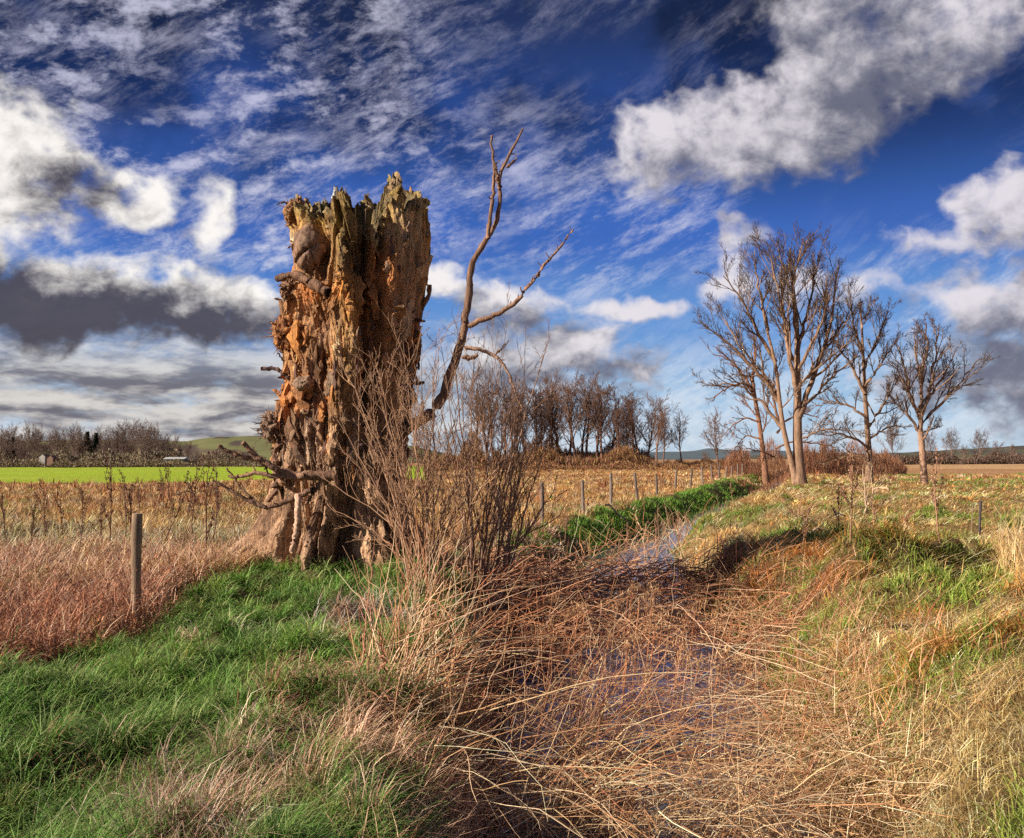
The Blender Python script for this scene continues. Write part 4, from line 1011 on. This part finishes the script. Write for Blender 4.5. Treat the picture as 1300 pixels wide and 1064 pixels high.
# roots: lobes that spread near the ground with hollows between
low = sst(zof(575), zof(690), Zs)
lob = 0
for a0, wdt, amp in ((math.pi * 1.0, .34, 1.0), (math.pi * 1.47, .22, 1.05), (math.pi * 1.24, .10, .45), (math.pi * 1.72, .2, .9), (math.pi * 1.93, .2, .9), (.6, .3, .9), (1.5, .3, .9), (2.4, .3, .9)):
    dd = (TH - a0 + math.pi) % (2 * math.pi) - math.pi
    lob = np.maximum(lob, amp * np.exp(-(dd / wdt) ** 2))
m = m - low * .58 * (1 - np.clip(lob, 0, 1)) + low * .04
m = m - .16 * G(402, 650, 16, 38)
# keep the traced outline
sil = sst(.80, .99, np.abs(cs)) * (1 - .75 * low)
m = m * (1 - sil * .55) + sil * .55 * (1 + .03 * fb3 + .02 * fb + .03 * (rg2 - .6))
Xs = cx + hw * m * cs; Ys = YS + hw * .92 * m * sn
Vs = np.stack([Xs, Ys, Zs], -1)
# wood colours, with pale highlights and cavity shade painted in
cn = fbm(ct * 4, stt * 4, Zs * 1.1, seed=110, octv=5) ; cn2 = fbm(ct * 9, stt * 9, Zs * 1.2, seed=111, octv=4); cn3 = fbm(ct * 2, stt * 2, Zs * 1.3, seed=113, octv=3)
C = lerp3((.13, .06, .03), (.50, .27, .12), sst(-.35, .4, cn + .3 * chip))
C = lerp3(C, np.array((.48, .30, .19)), sst(.15, .5, cn2) * .6)
C = lerp3(C, np.array((.56, .20, .045)), sst(.0, .35, cn3) * .8 * sst(zof(600), zof(480), Zs))
bk = sst(zof(500), zof(560), Zs)
C = lerp3(C, lerp3((.15, .085, .055), (.50, .33, .22), sst(-.25, .35, fb + .4 * chip2)), bk * .85)
C = lerp3(C, lerp3((.38, .21, .10), (.66, .44, .25), sst(-.3, .4, cn2)), np.clip(plate, 0, 1) * .9)
moss = np.clip(sst(zof(345), zof(262), Zs) * (.6 + .8 * cn) + .25 * colm, 0, 1) * (1 - .7 * np.clip(plate, 0, 1))
C = lerp3(C, lerp3((.20, .16, .025), (.46, .36, .09), sst(-.3, .4, cn2)), np.clip(moss * 1.1, 0, 1))
C = lerp3(C, np.array((.62, .26, .06)), np.clip(G(378, 425, 10, 14) + .8 * G(440, 360, 12, 20) + .6 * G(432, 430, 7, 30) + .7 * G(380, 295, 8, 22), 0, 1) * sst(-.5, .3, cn2 + .3))
C = lerp3(C, np.array((.72, .58, .40)), np.clip(G(430, 435, 3.5, 22) + G(370, 300, 3, 10) + .6 * G(390, 575, 8, 8) + .5 * G(511, 395, 3, 18), 0, 1))  # pale wood streaks, with highlights put into the colour
C = lerp3(C, np.array((.08, .045, .03)), np.clip(cav + cav2 + G(527, 327, 4, 8), 0, 1) * .75)  # shade of the cavities and knothole painted in as dark brown
ii, jj = np.meshgrid(np.arange(NZ - 1), np.arange(NT), indexing='ij')
q = np.stack([ii * NT + jj, ii * NT + (jj + 1) % NT, (ii + 1) * NT + (jj + 1) % NT, (ii + 1) * NT + jj], -1).reshape(-1, 4)
C = np.clip(C * np.array([1.35, 1.25, 1.1]), 0, .85)
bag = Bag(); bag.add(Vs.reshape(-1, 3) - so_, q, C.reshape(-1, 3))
# broken rim and hollow heart
rim = Vs[-1]; ctr = np.array([ctop, YS])
rings = [rim]
for i, (sc_, dz) in enumerate(((.93, .0), (.87, -.08), (.80, -.22), (.72, -.5), (.6, -.9), (.4, -1.15), (.1, -1.2))):
    q2 = rim.copy(); jn = 1 + .05 * fbm(np.cos(th) * 8, np.sin(th) * 8, np.full(NT, i * .7), seed=120, octv=3)
    q2[:, :2] = ctr + (rim[:, :2] - ctr) * sc_ * jn[:, None]
    zm = rim[:, 2] * (1 - min(1, i / 5)) + (zt_c - .2) * min(1, i / 5)
    q2[:, 2] = zm + dz + .04 * fbm(np.cos(th) * 14, np.sin(th) * 14, np.full(NT, i), seed=121); rings.append(q2)
RV = np.array(rings); ii, jj = np.meshgrid(np.arange(len(rings) - 1), np.arange(NT), indexing='ij')
q = np.stack([ii * NT + jj, ii * NT + (jj + 1) % NT, (ii + 1) * NT + (jj + 1) % NT, (ii + 1) * NT + jj], -1).reshape(-1, 4)
rc = pal(1, [(.3, .2, .08)])[0]
bag.add(RV.reshape(-1, 3) - so_, q, np.tile(lerp3((.12, .08, .03), (.36, .25, .09), sst(-.3, .3, jag)), (len(rings), 1)))
bag.build('trunk', M_stump, sroot)

# loose bark plates and splinters
def slab(bag, c, up, out, L, wd_, tk, rg, col):
    """ragged board: rows along its length, pointed jagged ends"""
    k = 9; side = nrm(np.cross(up, out)); t = np.linspace(0, 1, k)
    wprof = wd_ * np.clip(1 + .35 * rg.normal(0, 1, k), .35, 1.7); wprof[0] *= rg.uniform(.1, .5); wprof[-1] *= rg.uniform(.05, .4); wprof[-2] *= .7
    cen_ = c + up * (t - .5)[:, None] * L + side * (rg.normal(0, .1, k) * wd_)[:, None] + out * (tk * 1.2 * np.sin(t * 5 + rg.uniform(0, 6)))[:, None] + out * (rg.uniform(-.02, .10) * L * (t - .5))[:, None]
    rows = []
    for a, b_ in ((-1, -1), (-.2, -1.3), (1, -1), (1, 1), (.1, 1.6), (-1, 1)):
        rows.append(cen_ + side * (wprof * a * .5)[:, None] + out * (tk * .5 * b_ * (1 + .3 * rg.normal(0, 1, k)))[:, None])
    V = np.stack(rows, 1).reshape(-1, 3); n = 6
    i_, j_ = np.meshgrid(np.arange(k - 1), np.arange(n), indexing='ij')
    Fq = np.stack([i_ * n + j_, i_ * n + (j_ + 1) % n, (i_ + 1) * n + (j_ + 1) % n, (i_ + 1) * n + j_], -1).reshape(-1, 4)
    bag.add(V, Fq, np.clip(np.repeat(col * (1 + rg.normal(0, .12, (k, 1))), n, 0), .01, .9))
rg3 = np.random.default_rng(17)
bag = Bag()
def surf(a, py):
    i = int(np.argmin(np.abs(th - (a % (2 * math.pi))))); z = zof(py) * (YS - .9 * max(0, -math.sin(a))) / YS; j = int(np.clip((z - zb) / (Htop[i] - zb), 0, 1) * (NZ - 1))
    out = nrm(np.array([math.cos(a), math.sin(a), 0])); return Vs[j, i], out, C[j, i]
for i in range(430):
    a = rg3.uniform(math.pi * .92, math.pi * 2.05); py = rg3.uniform(285, 600)
    P_, out, c_ = surf(a, py)
    xx = 650 + P_[0] / P_[1] * F
    if abs(xx - 395) < 27 and abs(py - 318) < 34: continue
    if xx > 500 and py < 410 and rg3.random() < .85: continue
    up = nrm(np.array([rg3.normal(0, .16), rg3.normal(0, .1), 1.0]))
    L = rg3.uniform(.08, .45) * (1.2 if py > 380 else .8)
    col_ = c_ * rg3.uniform(.7, 1.5) if rg3.random() < .7 else np.array([(.5, .32, .2), (.58, .24, .07), (.2, .1, .07)][rg3.integers(3)])
    slab(bag, P_ - so_ + out * rg3.uniform(-.02, .05), up, out, L, rg3.uniform(.02, .09), rg3.uniform(.01, .03), rg3, col_)
for i in range(46):          # big plates of bark standing off the wood
    a = rg3.uniform(math.pi * .95, math.pi * 2.02); py = rg3.uniform(340, 610)
    P_, out, c_ = surf(a, py); xx = 650 + P_[0] / P_[1] * F
    if abs(xx - 395) < 32 and abs(py - 318) < 50: continue
    slab(bag, P_ - so_ + out * rg3.uniform(.0, .05), nrm(np.array([rg3.normal(0, .2), 0, 1.0])), out, rg3.uniform(.3, .75), rg3.uniform(.10, .2), rg3.uniform(.03, .06), rg3, c_ * rg3.uniform(.75, 1.3))
for i in range(70):          # twigs and fibres bristling from the ragged left side
    a = math.pi * rg3.uniform(.9, 1.15); py = rg3.uniform(360, 600); P_, out, c_ = surf(a, py)
    slab(bag, P_ - so_ + out * .03, nrm(out + [0, rg3.normal(0, .5), rg3.normal(.1, .6)]), np.array([0, -1., 0]), rg3.uniform(.08, .3), rg3.uniform(.012, .05), .015, rg3, np.array([(.3, .15, .08), (.5, .24, .08), (.16, .09, .06)][rg3.integers(3)]))
# upright splinters round the broken rim
for i in range(80):
    a = rg3.uniform(0, 2 * math.pi); ix = int(a / (2 * math.pi) * NT) % NT; P_ = Vs[-1, ix].copy(); out = nrm(np.array([math.cos(a), math.sin(a), 0]))
    slab(bag, P_ - so_ - out * rg3.uniform(0, .12) + [0, 0, rg3.uniform(-.12, -.02)], nrm(np.array([rg3.normal(0, .15), rg3.normal(0, .15), 1])), out, rg3.uniform(.12, .32), rg3.uniform(.03, .08), rg3.uniform(.01, .03), rg3,
         np.array([(.42, .32, .1), (.46, .32, .14), (.3, .2, .07), (.36, .2, .08)][rg3.integers(4)]))
p_ = P3(np.array(424.), np.array(247.), YS - .55); slab(bag, p_ - so_, np.array([.05, 0, 1.]), np.array([0, -1., 0]), .26, .04, .025, rg3, np.array((.8, .76, .7)))
for sx_, sy_, sl_, sw_ in ((495, 246, .26, .06), (499, 240, .34, .07), (503, 236, .42, .08), (507, 238, .36, .06), (510, 246, .28, .06), (468, 258, .22, .05), (391, 262, .2, .05), (440, 254, .2, .07)):
    p_ = P3(np.array(float(sx_)), np.array(float(sy_)), YS); slab(bag, p_ - so_, nrm(np.array([rg3.normal(0, .08), 0, 1.])), nrm(np.array([rg3.normal(0, .4), -1., 0])), sl_, sw_, .05, rg3, np.array((.42, .27, .13)))
p_ = P3(np.array(533.), np.array(262.), YS - .2); slab(bag, p_ - so_, np.array([-.03, 0, 1.]), np.array([0, -1., 0]), .42, .10, .05, rg3, np.array((.45, .33, .16)))
bag.build('loose_bark', M_stump, sroot, smooth=False)

# smooth rounded burl set into the front, left of the mossy column
def blob(px, py, Y, rx, ry, rz_, seed, amp, fr_, col, name, mat, nu=72, nv=48, spike=0, crease=False):
    c = P3(np.array(float(px)), np.array(float(py)), Y); sx = rx * Y / F; sz = ry * Y / F
    u = np.linspace(0, 2 * math.pi, nu, endpoint=False)[None, :]; v = np.linspace(.001, math.pi - .001, nv)[:, None]
    D = np.stack([np.sin(v) * np.cos(u), np.sin(v) * np.sin(u), np.cos(v) + 0 * u], -1)
    n_ = fbm(D[..., 0] * fr_ + seed, D[..., 1] * fr_, D[..., 2] * fr_, seed=seed, octv=5, gain=.6)
    mm = 1 + amp * n_
    if crease:
        mm = mm - .16 * np.exp(-((D[..., 2] + .25 - .5 * D[..., 0]) / .05) ** 2) - .12 * np.exp(-((D[..., 0] - .25 + .2 * D[..., 2]) / .05) ** 2) * (D[..., 2] < 0)
    V = c + D * mm[..., None] * np.array([sx, rz_, sz]) - so_
    ii, jj = np.meshgrid(np.arange(nv - 1), np.arange(nu), indexing='ij')
    q = np.stack([ii * nu + jj, (ii + 1) * nu + jj, (ii + 1) * nu + (jj + 1) % nu, ii * nu + (jj + 1) % nu], -1).reshape(-1, 4)
    Cc = lerp3(np.array(col[0]), np.array(col[1]), sst(-.3, .4, n_)).reshape(-1, 3)
    b = Bag(); b.add(V.reshape(-1, 3), q, Cc)
    if spike:
        n = spike; i1 = rg3.integers(nv // 5, nv * 4 // 5, n); i2 = rg3.integers(0, nu, n)
        S = V[i1, i2]; Dd = nrm(D[i1, i2] + rg3.normal(0, .4, (n, 3)))
        Pn, R, L = grow(S, Dd, rg3.uniform(.05, .2, n), rg3.uniform(.005, .012, n), 4, .25, .1, .3, rg3)
        b.tubes(Pn, R, 4, pal(n, [col[0], col[1]], .2))
        for i in range(n // 3):
            slab(b, S[i], nrm(Dd[i] + [0, 0, .5]), nrm(np.cross(Dd[i], [0.1, 1, 0])), rg3.uniform(.06, .16), rg3.uniform(.02, .05), .015, rg3, np.array(col[rg3.integers(2)]))
    return b.build(name, mat, sroot)
blob(394, 316, YS - .66, 22, 31, .30, 5, .22, 1.9, ((.15, .08, .05), (.30, .17, .10)), 'burl', M_burl, crease=True)
blob(377, 272, YS - .35, 15, 20, .28, 6, .45, 3.2, ((.28, .12, .05), (.48, .24, .09)), 'burr', M_stump, spike=30)
blob(366, 424, YS - .3, 17, 24, .30, 7, .5, 3.4, ((.36, .13, .05), (.60, .26, .08)), 'burr', M_stump, spike=46)
blob(352, 542, YS - .3, 19, 20, .26, 8, .6, 3.6, ((.2, .11, .07), (.36, .22, .14)), 'burr', M_stump, spike=60)
blob(387, 488, YS - .72, 14, 11, .2, 9, .3, 2.4, ((.36, .22, .14), (.50, .32, .2)), 'burl', M_stump)
blob(371, 372, YS - .3, 12, 17, .26, 10, .55, 3.6, ((.26, .13, .07), (.4, .22, .12)), 'burr', M_stump, spike=40)

# limbs that still stand on the stump
def branch(name, pts, Y, rpx0, rpx1, col, dy=0, subs=(), twn=0, mat=M_bark, k=26, knob=.06, par=None):
    b = Bag()
    pts = np.array(pts, float); n = len(pts)
    W3 = P3(pts[:, 0], pts[:, 1], Y + dy * np.linspace(0, 1, n)); Pn = resample(W3, k, 2) - so_
    t = np.linspace(0, 1, k)
    R = (rpx0 * (1 - t) + rpx1 * t) * Y / F * (1 + knob * rg3.normal(0, 1, k))
    Pn[1:-1] += rg3.normal(0, .008, (k - 2, 3))
    V, q, c = tubes(Pn[None], R[None], 10, bcol(1, col, rg3)); c = c * (1 + rg3.normal(0, .12, (len(c), 1))); b.add(V, q, c)
    b.add(np.concatenate([V[-10:], [V[-10:].mean(0)]]), np.stack([np.arange(10), (np.arange(10) + 1) % 10, np.full(10, 10)], 1), np.array(col))
    if twn:
        S, D, L_, R_ = kids(Pn[None], R[None], np.array([1.0]), twn, .3, .98, 1.1, .09, .5, .2, rg3, rmin=.004, tend=0)
        P2, R2, _ = grow(S, D, L_, R_, 4, .15, .05, .5, rg3); b.tubes(P2, R2, 4, bcol(len(P2), col, rg3))
    return b.build(name, mat, par or sroot)
BC = (.25, .14, .09); BP = (.52, .32, .22)
big = branch('branch', [(505, 552), (522, 540), (545, 527), (563, 505), (573, 470), (585, 440), (592, 400), (596, 365), (598, 335), (606, 322), (622, 300), (632, 280), (635, 255), (633, 232), (640, 208), (652, 185), (664, 163)], YS - .2, 7.6, 1.2, BC, -.5, twn=10, k=44)
branch('branch', [(620, 303), (621, 280), (626, 255), (627, 225), (626, 200), (624, 172)], YS - .62, 3.0, 1.3, BC, 0, twn=9, par=big)
branch('branch', [(634, 240), (631, 222), (628, 206)], YS - .64, 2.4, 1.4, BC, 0, par=big)
branch('branch', [(643, 213), (650, 207), (656, 201)], YS - .66, 1.8, 1.3, BC, 0, par=big)
branch('branch', [(595, 415), (608, 408), (625, 402), (645, 392), (662, 375), (680, 352), (702, 325), (728, 291)], YS - .55, 3.6, 1.0, BC, -.3, twn=16, k=36, par=big)
branch('branch', [(590, 442), (606, 443), (622, 447), (634, 457), (645, 472), (652, 492), (662, 520), (676, 540)], YS - .5, 2.8, .8, BP, .2, twn=9, par=big)
branch('branch', [(630, 450), (637, 442), (646, 432)], YS - .45, 1.5, .7, BC, 0, par=big)
branch('branch_stub', [(588, 452), (596, 456), (606, 451)], YS - .5, 3, 2.2, BC, 0, par=big)
branch('branch', [(418, 372), (400, 362), (385, 352), (370, 348), (352, 354)], YS - .95, 7, 4.5, (.30, .15, .08), .3, mat=M_stump, knob=.2)
branch('branch', [(372, 485), (360, 473), (346, 468), (331, 468)], YS - .4, 2.6, 2.4, (.10, .06, .05), 0)
branch('branch', [(370, 470), (360, 458), (353, 448)], YS - .4, 1.6, 1.0, (.12, .07, .05), 0)
branch('branch_stub', [(520, 487), (530, 487), (538, 486)], YS - .3, 2.2, 2.0, (.2, .1, .06), 0)
branch('branch_stub', [(528, 406), (536, 407), (540, 408)], YS - .2, 1.6, 1.2, (.1, .06, .04), 0)
branch('branch_stub', [(366, 258), (358, 257), (352, 260)], YS - .3, 1.1, .6, (.1, .06, .04), 0)
# dead limbs reaching left from low on the trunk
low_ = branch('branch', [(425, 604), (400, 605), (375, 604), (352, 597), (335, 588), (318, 574), (308, 562)], YS - 1.05, 7, 2.8, BC, -.3, twn=5, mat=M_bark)
branch('branch', [(352, 597), (332, 584), (312, 580), (292, 574), (277, 566)], YS - 1.3, 4.0, 2.2, BC, -.2, twn=3, par=low_)
branch('branch', [(385, 604), (362, 606), (340, 603), (322, 600), (305, 607), (290, 604)], YS - 1.2, 4.2, 1.8, BC, 0, twn=4, par=low_)
branch('branch', [(395, 622), (372, 632), (352, 642), (336, 645), (322, 638), (305, 630), (292, 622), (270, 610)], YS - 1.15, 4, 1.5, BC, -.2, twn=6)
branch('branch', [(336, 645), (318, 632), (306, 620), (296, 606), (288, 594)], YS - 1.25, 2.4, 1.0, BC, 0, twn=3)
branch('branch', [(378, 628), (379, 645), (376, 668), (371, 700)], YS - 1.25, 4.2, 2.8, BP, -.15, twn=2)
branch('branch', [(418, 606), (404, 616), (396, 626), (390, 640)], YS - 1.05, 6, 2.5, BC, 0)

# ------------------------------------------------------------------ bare shrubs in front of the stump
def shrub(label, base, tips, Y, col, seed, r0=2.0, nk=(5, 4, 2), lens=1.0):
    rg = np.random.default_rng(seed)
    bp = P3(np.array(float(base[0])), np.array(float(base[1])), Y); gz = float(ground(bp[0], Y))
    off = np.array([bp[0], Y, gz]); root = empty('bare_shrub', off, label, 'shrub', None)
    Ps, Rs = [], []
    for (tx, ty) in tips:
        dpt = rg.normal(0, .35); w = rg.uniform(.3, .7)
        b0 = off + [rg.normal(0, .09), rg.normal(0, .09), -.05]
        tp = P3(np.array(float(tx)), np.array(float(ty)), Y + dpt)
        mid = b0 * .5 + tp * .5; mid[0] = b0[0] + (tp[0] - b0[0]) * (.5 - rg.uniform(.05, .22)); mid[2] += .05
        q1 = b0 * .75 + mid * .25 + [0, 0, .08]
        Pn = resample(np.array([b0, q1, mid, mid * .4 + tp * .6, tp]), 14, 2)
        Pn[2:-1] += rg.normal(0, .012, (11, 3)); Ps.append(Pn - off); Rs.append(np.linspace(1, .28, 14) * r0 * Y / F * rg.uniform(.7, 1.3))
    Pn, R = np.array(Ps), np.array(Rs); b = Bag().tubes(Pn, R, 6, bcol(len(Pn), col, rg))
    b.build('stems', M_stem, root)
    L = np.linalg.norm(np.diff(Pn, axis=1), axis=2).sum(1); b = Bag()
    for i, m_ in enumerate(nk):
        S, D, Ln, Rn = kids(Pn, R, L, m_, .25, 1, .55, (.36, .5, .55)[i] * lens, .62, .5, rg, rmin=.0035, tend=.4, lmin=.04)
        Pn, R, L = grow(S, D, Ln, Rn, 6, .12, .07, .5, rg); R = np.maximum(R, .0025)
        b.tubes(Pn, R, 3 if i else 4, bcol(len(Pn), np.array(col) * (1.0 if i < 2 else .9), rg, .22))
    b.build('twigs', M_twig, root); return root
shrub('pale pinkish bare shrub right in front of the stump', (541, 757),
      [(432, 455), (450, 490), (468, 445), (490, 470), (512, 435), (535, 455), (470, 540), (440, 575), (556, 440), (585, 500), (610, 545), (400, 600), (495, 530), (525, 500), (545, 520), (460, 620), (565, 560), (640, 580), (505, 480), (420, 520), (480, 500), (600, 620), (450, 660), (520, 600), (575, 620), (415, 640), (550, 470), (500, 640), (620, 660)], 11.6, (.36, .205, .12), 201, 1.35, (8, 5, 2), .9)
shrub('dark-stemmed bare shrub right of the stump, over the ditch edge', (606, 765),
      [(560, 440), (578, 470), (600, 450), (622, 470), (640, 445), (660, 480), (690, 450), (610, 520), (650, 540), (560, 520), (590, 560), (630, 590), (668, 560), (700, 600)], 12.4, (.22, .12, .075), 202, 1.8, (7, 4, 2), 1.0)
shrub('olive-brown bare shrub leaning right, nearest the fence', (640, 742),
      [(648, 500), (672, 520), (700, 515), (668, 560), (690, 570), (655, 600), (632, 560), (705, 620)], 14.5, (.34, .2, .11), 203, 1.8, (6, 4, 2), 1.0)
shrub('small thorny dry shrub at the ditch edge below the stump', (470, 960), [(440, 840), (480, 800), (455, 760), (520, 850), (500, 890), (475, 700), (430, 900)], 6.6, (.48, .22, .13), 204, 1.4, (4, 2, 1), .5)
rgb_ = (.36, .17, .1)
shrub('dry twiggy shrub at the foot of the tallest bare tree', (1010, 690), [(985, 630), (1000, 640), (1020, 625), (1035, 640), (975, 655), (1050, 655)], 19, rgb_, 205, 1.0, (5, 3, 1))
shrub('pale broken shrub in front of the middle bank tree', (1100, 665), [(1080, 605), (1095, 595), (1108, 590), (1125, 605), (1070, 630), (1140, 625)], 25, (.5, .34, .22), 206, 1.2, (5, 3, 1))
shrub('dry twiggy shrub on the bank below the slender tree', (1150, 690), [(1130, 640), (1150, 630), (1165, 645), (1180, 640), (1120, 665)], 21, rgb_, 207, .8, (5, 3, 1))

# a second low stump half hidden behind the shrubs
# cut branches and fallen sticks lying on the banks
def stick(label, p0, p1, Y0, Y1, rad, col, lift=.06, bend=.05):
    a = P3(np.array(float(p0[0])), np.array(float(p0[1])), Y0); b_ = P3(np.array(float(p1[0])), np.array(float(p1[1])), Y1)
    k = 12; t = np.linspace(0, 1, k)[:, None]; Pn = a * (1 - t) + b_ * t; Pn[:, 2] = ground(Pn[:, 0], Pn[:, 1]) + lift + bend * np.sin(t[:, 0] * 3.14)
    Pn += rg3.normal(0, .012, Pn.shape); o0 = Pn[0].copy()
    bb = Bag().tubes((Pn - o0)[None], (rad * np.linspace(1, .5, k))[None], 8, bcol(1, col))
    S, D, L_, R_ = kids((Pn - o0)[None], (rad * np.linspace(1, .5, k))[None], np.array([1.0]), 5, .2, .95, .8, .25, .5, .3, rg3)
    P2, R2, _ = grow(S, D, L_, R_, 5, .12, .0, .4, rg3); bb.tubes(P2, R2, 4, bcol(len(P2), col))
    o = bb.build('fallen_branch', M_bark); o.location = o0; tag(o, label, 'branch', 'fallen branches on the right bank'); return o
stick('dark stick standing in for a branch shadow across the grass at lower right', (1130, 842), (1215, 815), 8.4, 9.0, .022, (.16, .09, .06))  # dark rod laid in place of a branch's cast shadow
stick('pale fallen branch in the straw below the slender tree', (1020, 690), (1110, 683), 18, 19, .03, (.5, .34, .22))
stick('pale cut branch leaning low beside the middle bank tree', (1108, 606), (1130, 628), 42, 40, .07, (.62, .42, .26), .3, .1)
stick('long thin pale branch in the middle of the straw bank', (1060, 668), (1180, 655), 22, 24, .025, (.46, .33, .25))
stick('short grey branch lying left of the dark stake', (1150, 700), (1205, 688), 16, 17, .02, (.35, .25, .2))
stick('heap-side pale branch on the green bank by the fence', (768, 655), (800, 652), 30, 31, .04, (.6, .45, .3), .15)

# seed-headed weed stalks standing in the left field and on the banks
def weed_proto(seed, h, col):
    rg = np.random.default_rng(seed); root = empty('weed_stalk')
    P0, R0, L0 = grow(np.array([[0, 0, -.05]]), np.array([[rg.normal(0, .15), rg.normal(0, .15), 1.]]), np.array([h * 1.15]), np.array([.012]), 10, .05, .02, .5, rg)
    b = Bag().tubes(P0, R0, 5, bcol(1, col, rg))
    S, D, L, R = kids(P0, R0, L0, 7, .35, 1, .5, .35, .7, .3, rg); Pn, R, L = grow(S, D, L, R, 6, .08, .12, .5, rg); b.tubes(Pn, R, 4, bcol(len(Pn), col, rg))
    b.build('stalk', M_stem, root)
    A = np.concatenate([P0[:, 5:].reshape(-1, 3), Pn[:, 2:].reshape(-1, 3)]); i = rg.integers(0, len(A), 260); S = A[i] + rg.normal(0, .012, (260, 3))
    V, Fq, C = ribbons(S, rg.uniform(0, 6.3, 260), rg.uniform(0, 2, 260), rg.uniform(.02, .045, 260), rg.uniform(.012, .024, 260), rg.uniform(0, .5, 260), bcol(260, np.array(col) * .8, rg, .3), k=3)
    mesh_np('seed_head', V, Fq, M_stem, C, root); return root
wp = [weed_proto(300 + i, 1.0 + .12 * i, (.15, .065, .04)) for i in range(4)]
wl = [(40, 700), (130, 690), (145, 700), (158, 705), (170, 690), (205, 690), (262, 720), (268, 690), (182, 652), (195, 655), (210, 650), (222, 655), (235, 660), (246, 650), (60, 690), (100, 700), (282, 660), (312, 650), (330, 670), (250, 690), (15, 680), (85, 680)]
for i, (px, py) in enumerate(wl):
    Y = 1.65 * F / (py - HOR + 8); X = float(P3(np.array(float(px)), np.array(HOR), Y)[0])
    place_first(used, wp[i % 4], (X, Y, float(ground(X, Y))), rg.uniform(.8, 1.2), rg.uniform(0, 6.28), label='dark seed-headed dry weed stalk in the rough grass left of the stump', cat='weed', group='dark weed stalks left of the stump')
wq = [weed_proto(320 + i, .9, (.38, .2, .12)) for i in range(2)]
for i, (px, Y) in enumerate([(1075, 11.5), (1100, 13), (1010, 15), (1190, 12), (860, 24), (872, 26), (835, 27), (790, 22), (1060, 17), (715, 24), (900, 30), (930, 33)]):
    X = float(P3(np.array(float(px)), np.array(HOR), Y)[0])
    place_first(used, wq[i % 2], (X, Y, max(WZ, float(ground(X, Y)))), rg.uniform(.7, 1.1), rg.uniform(0, 6.28), label='light brown dry stalk standing by the ditch right of the shrubs', cat='weed', group='light brown stalks by the ditch')
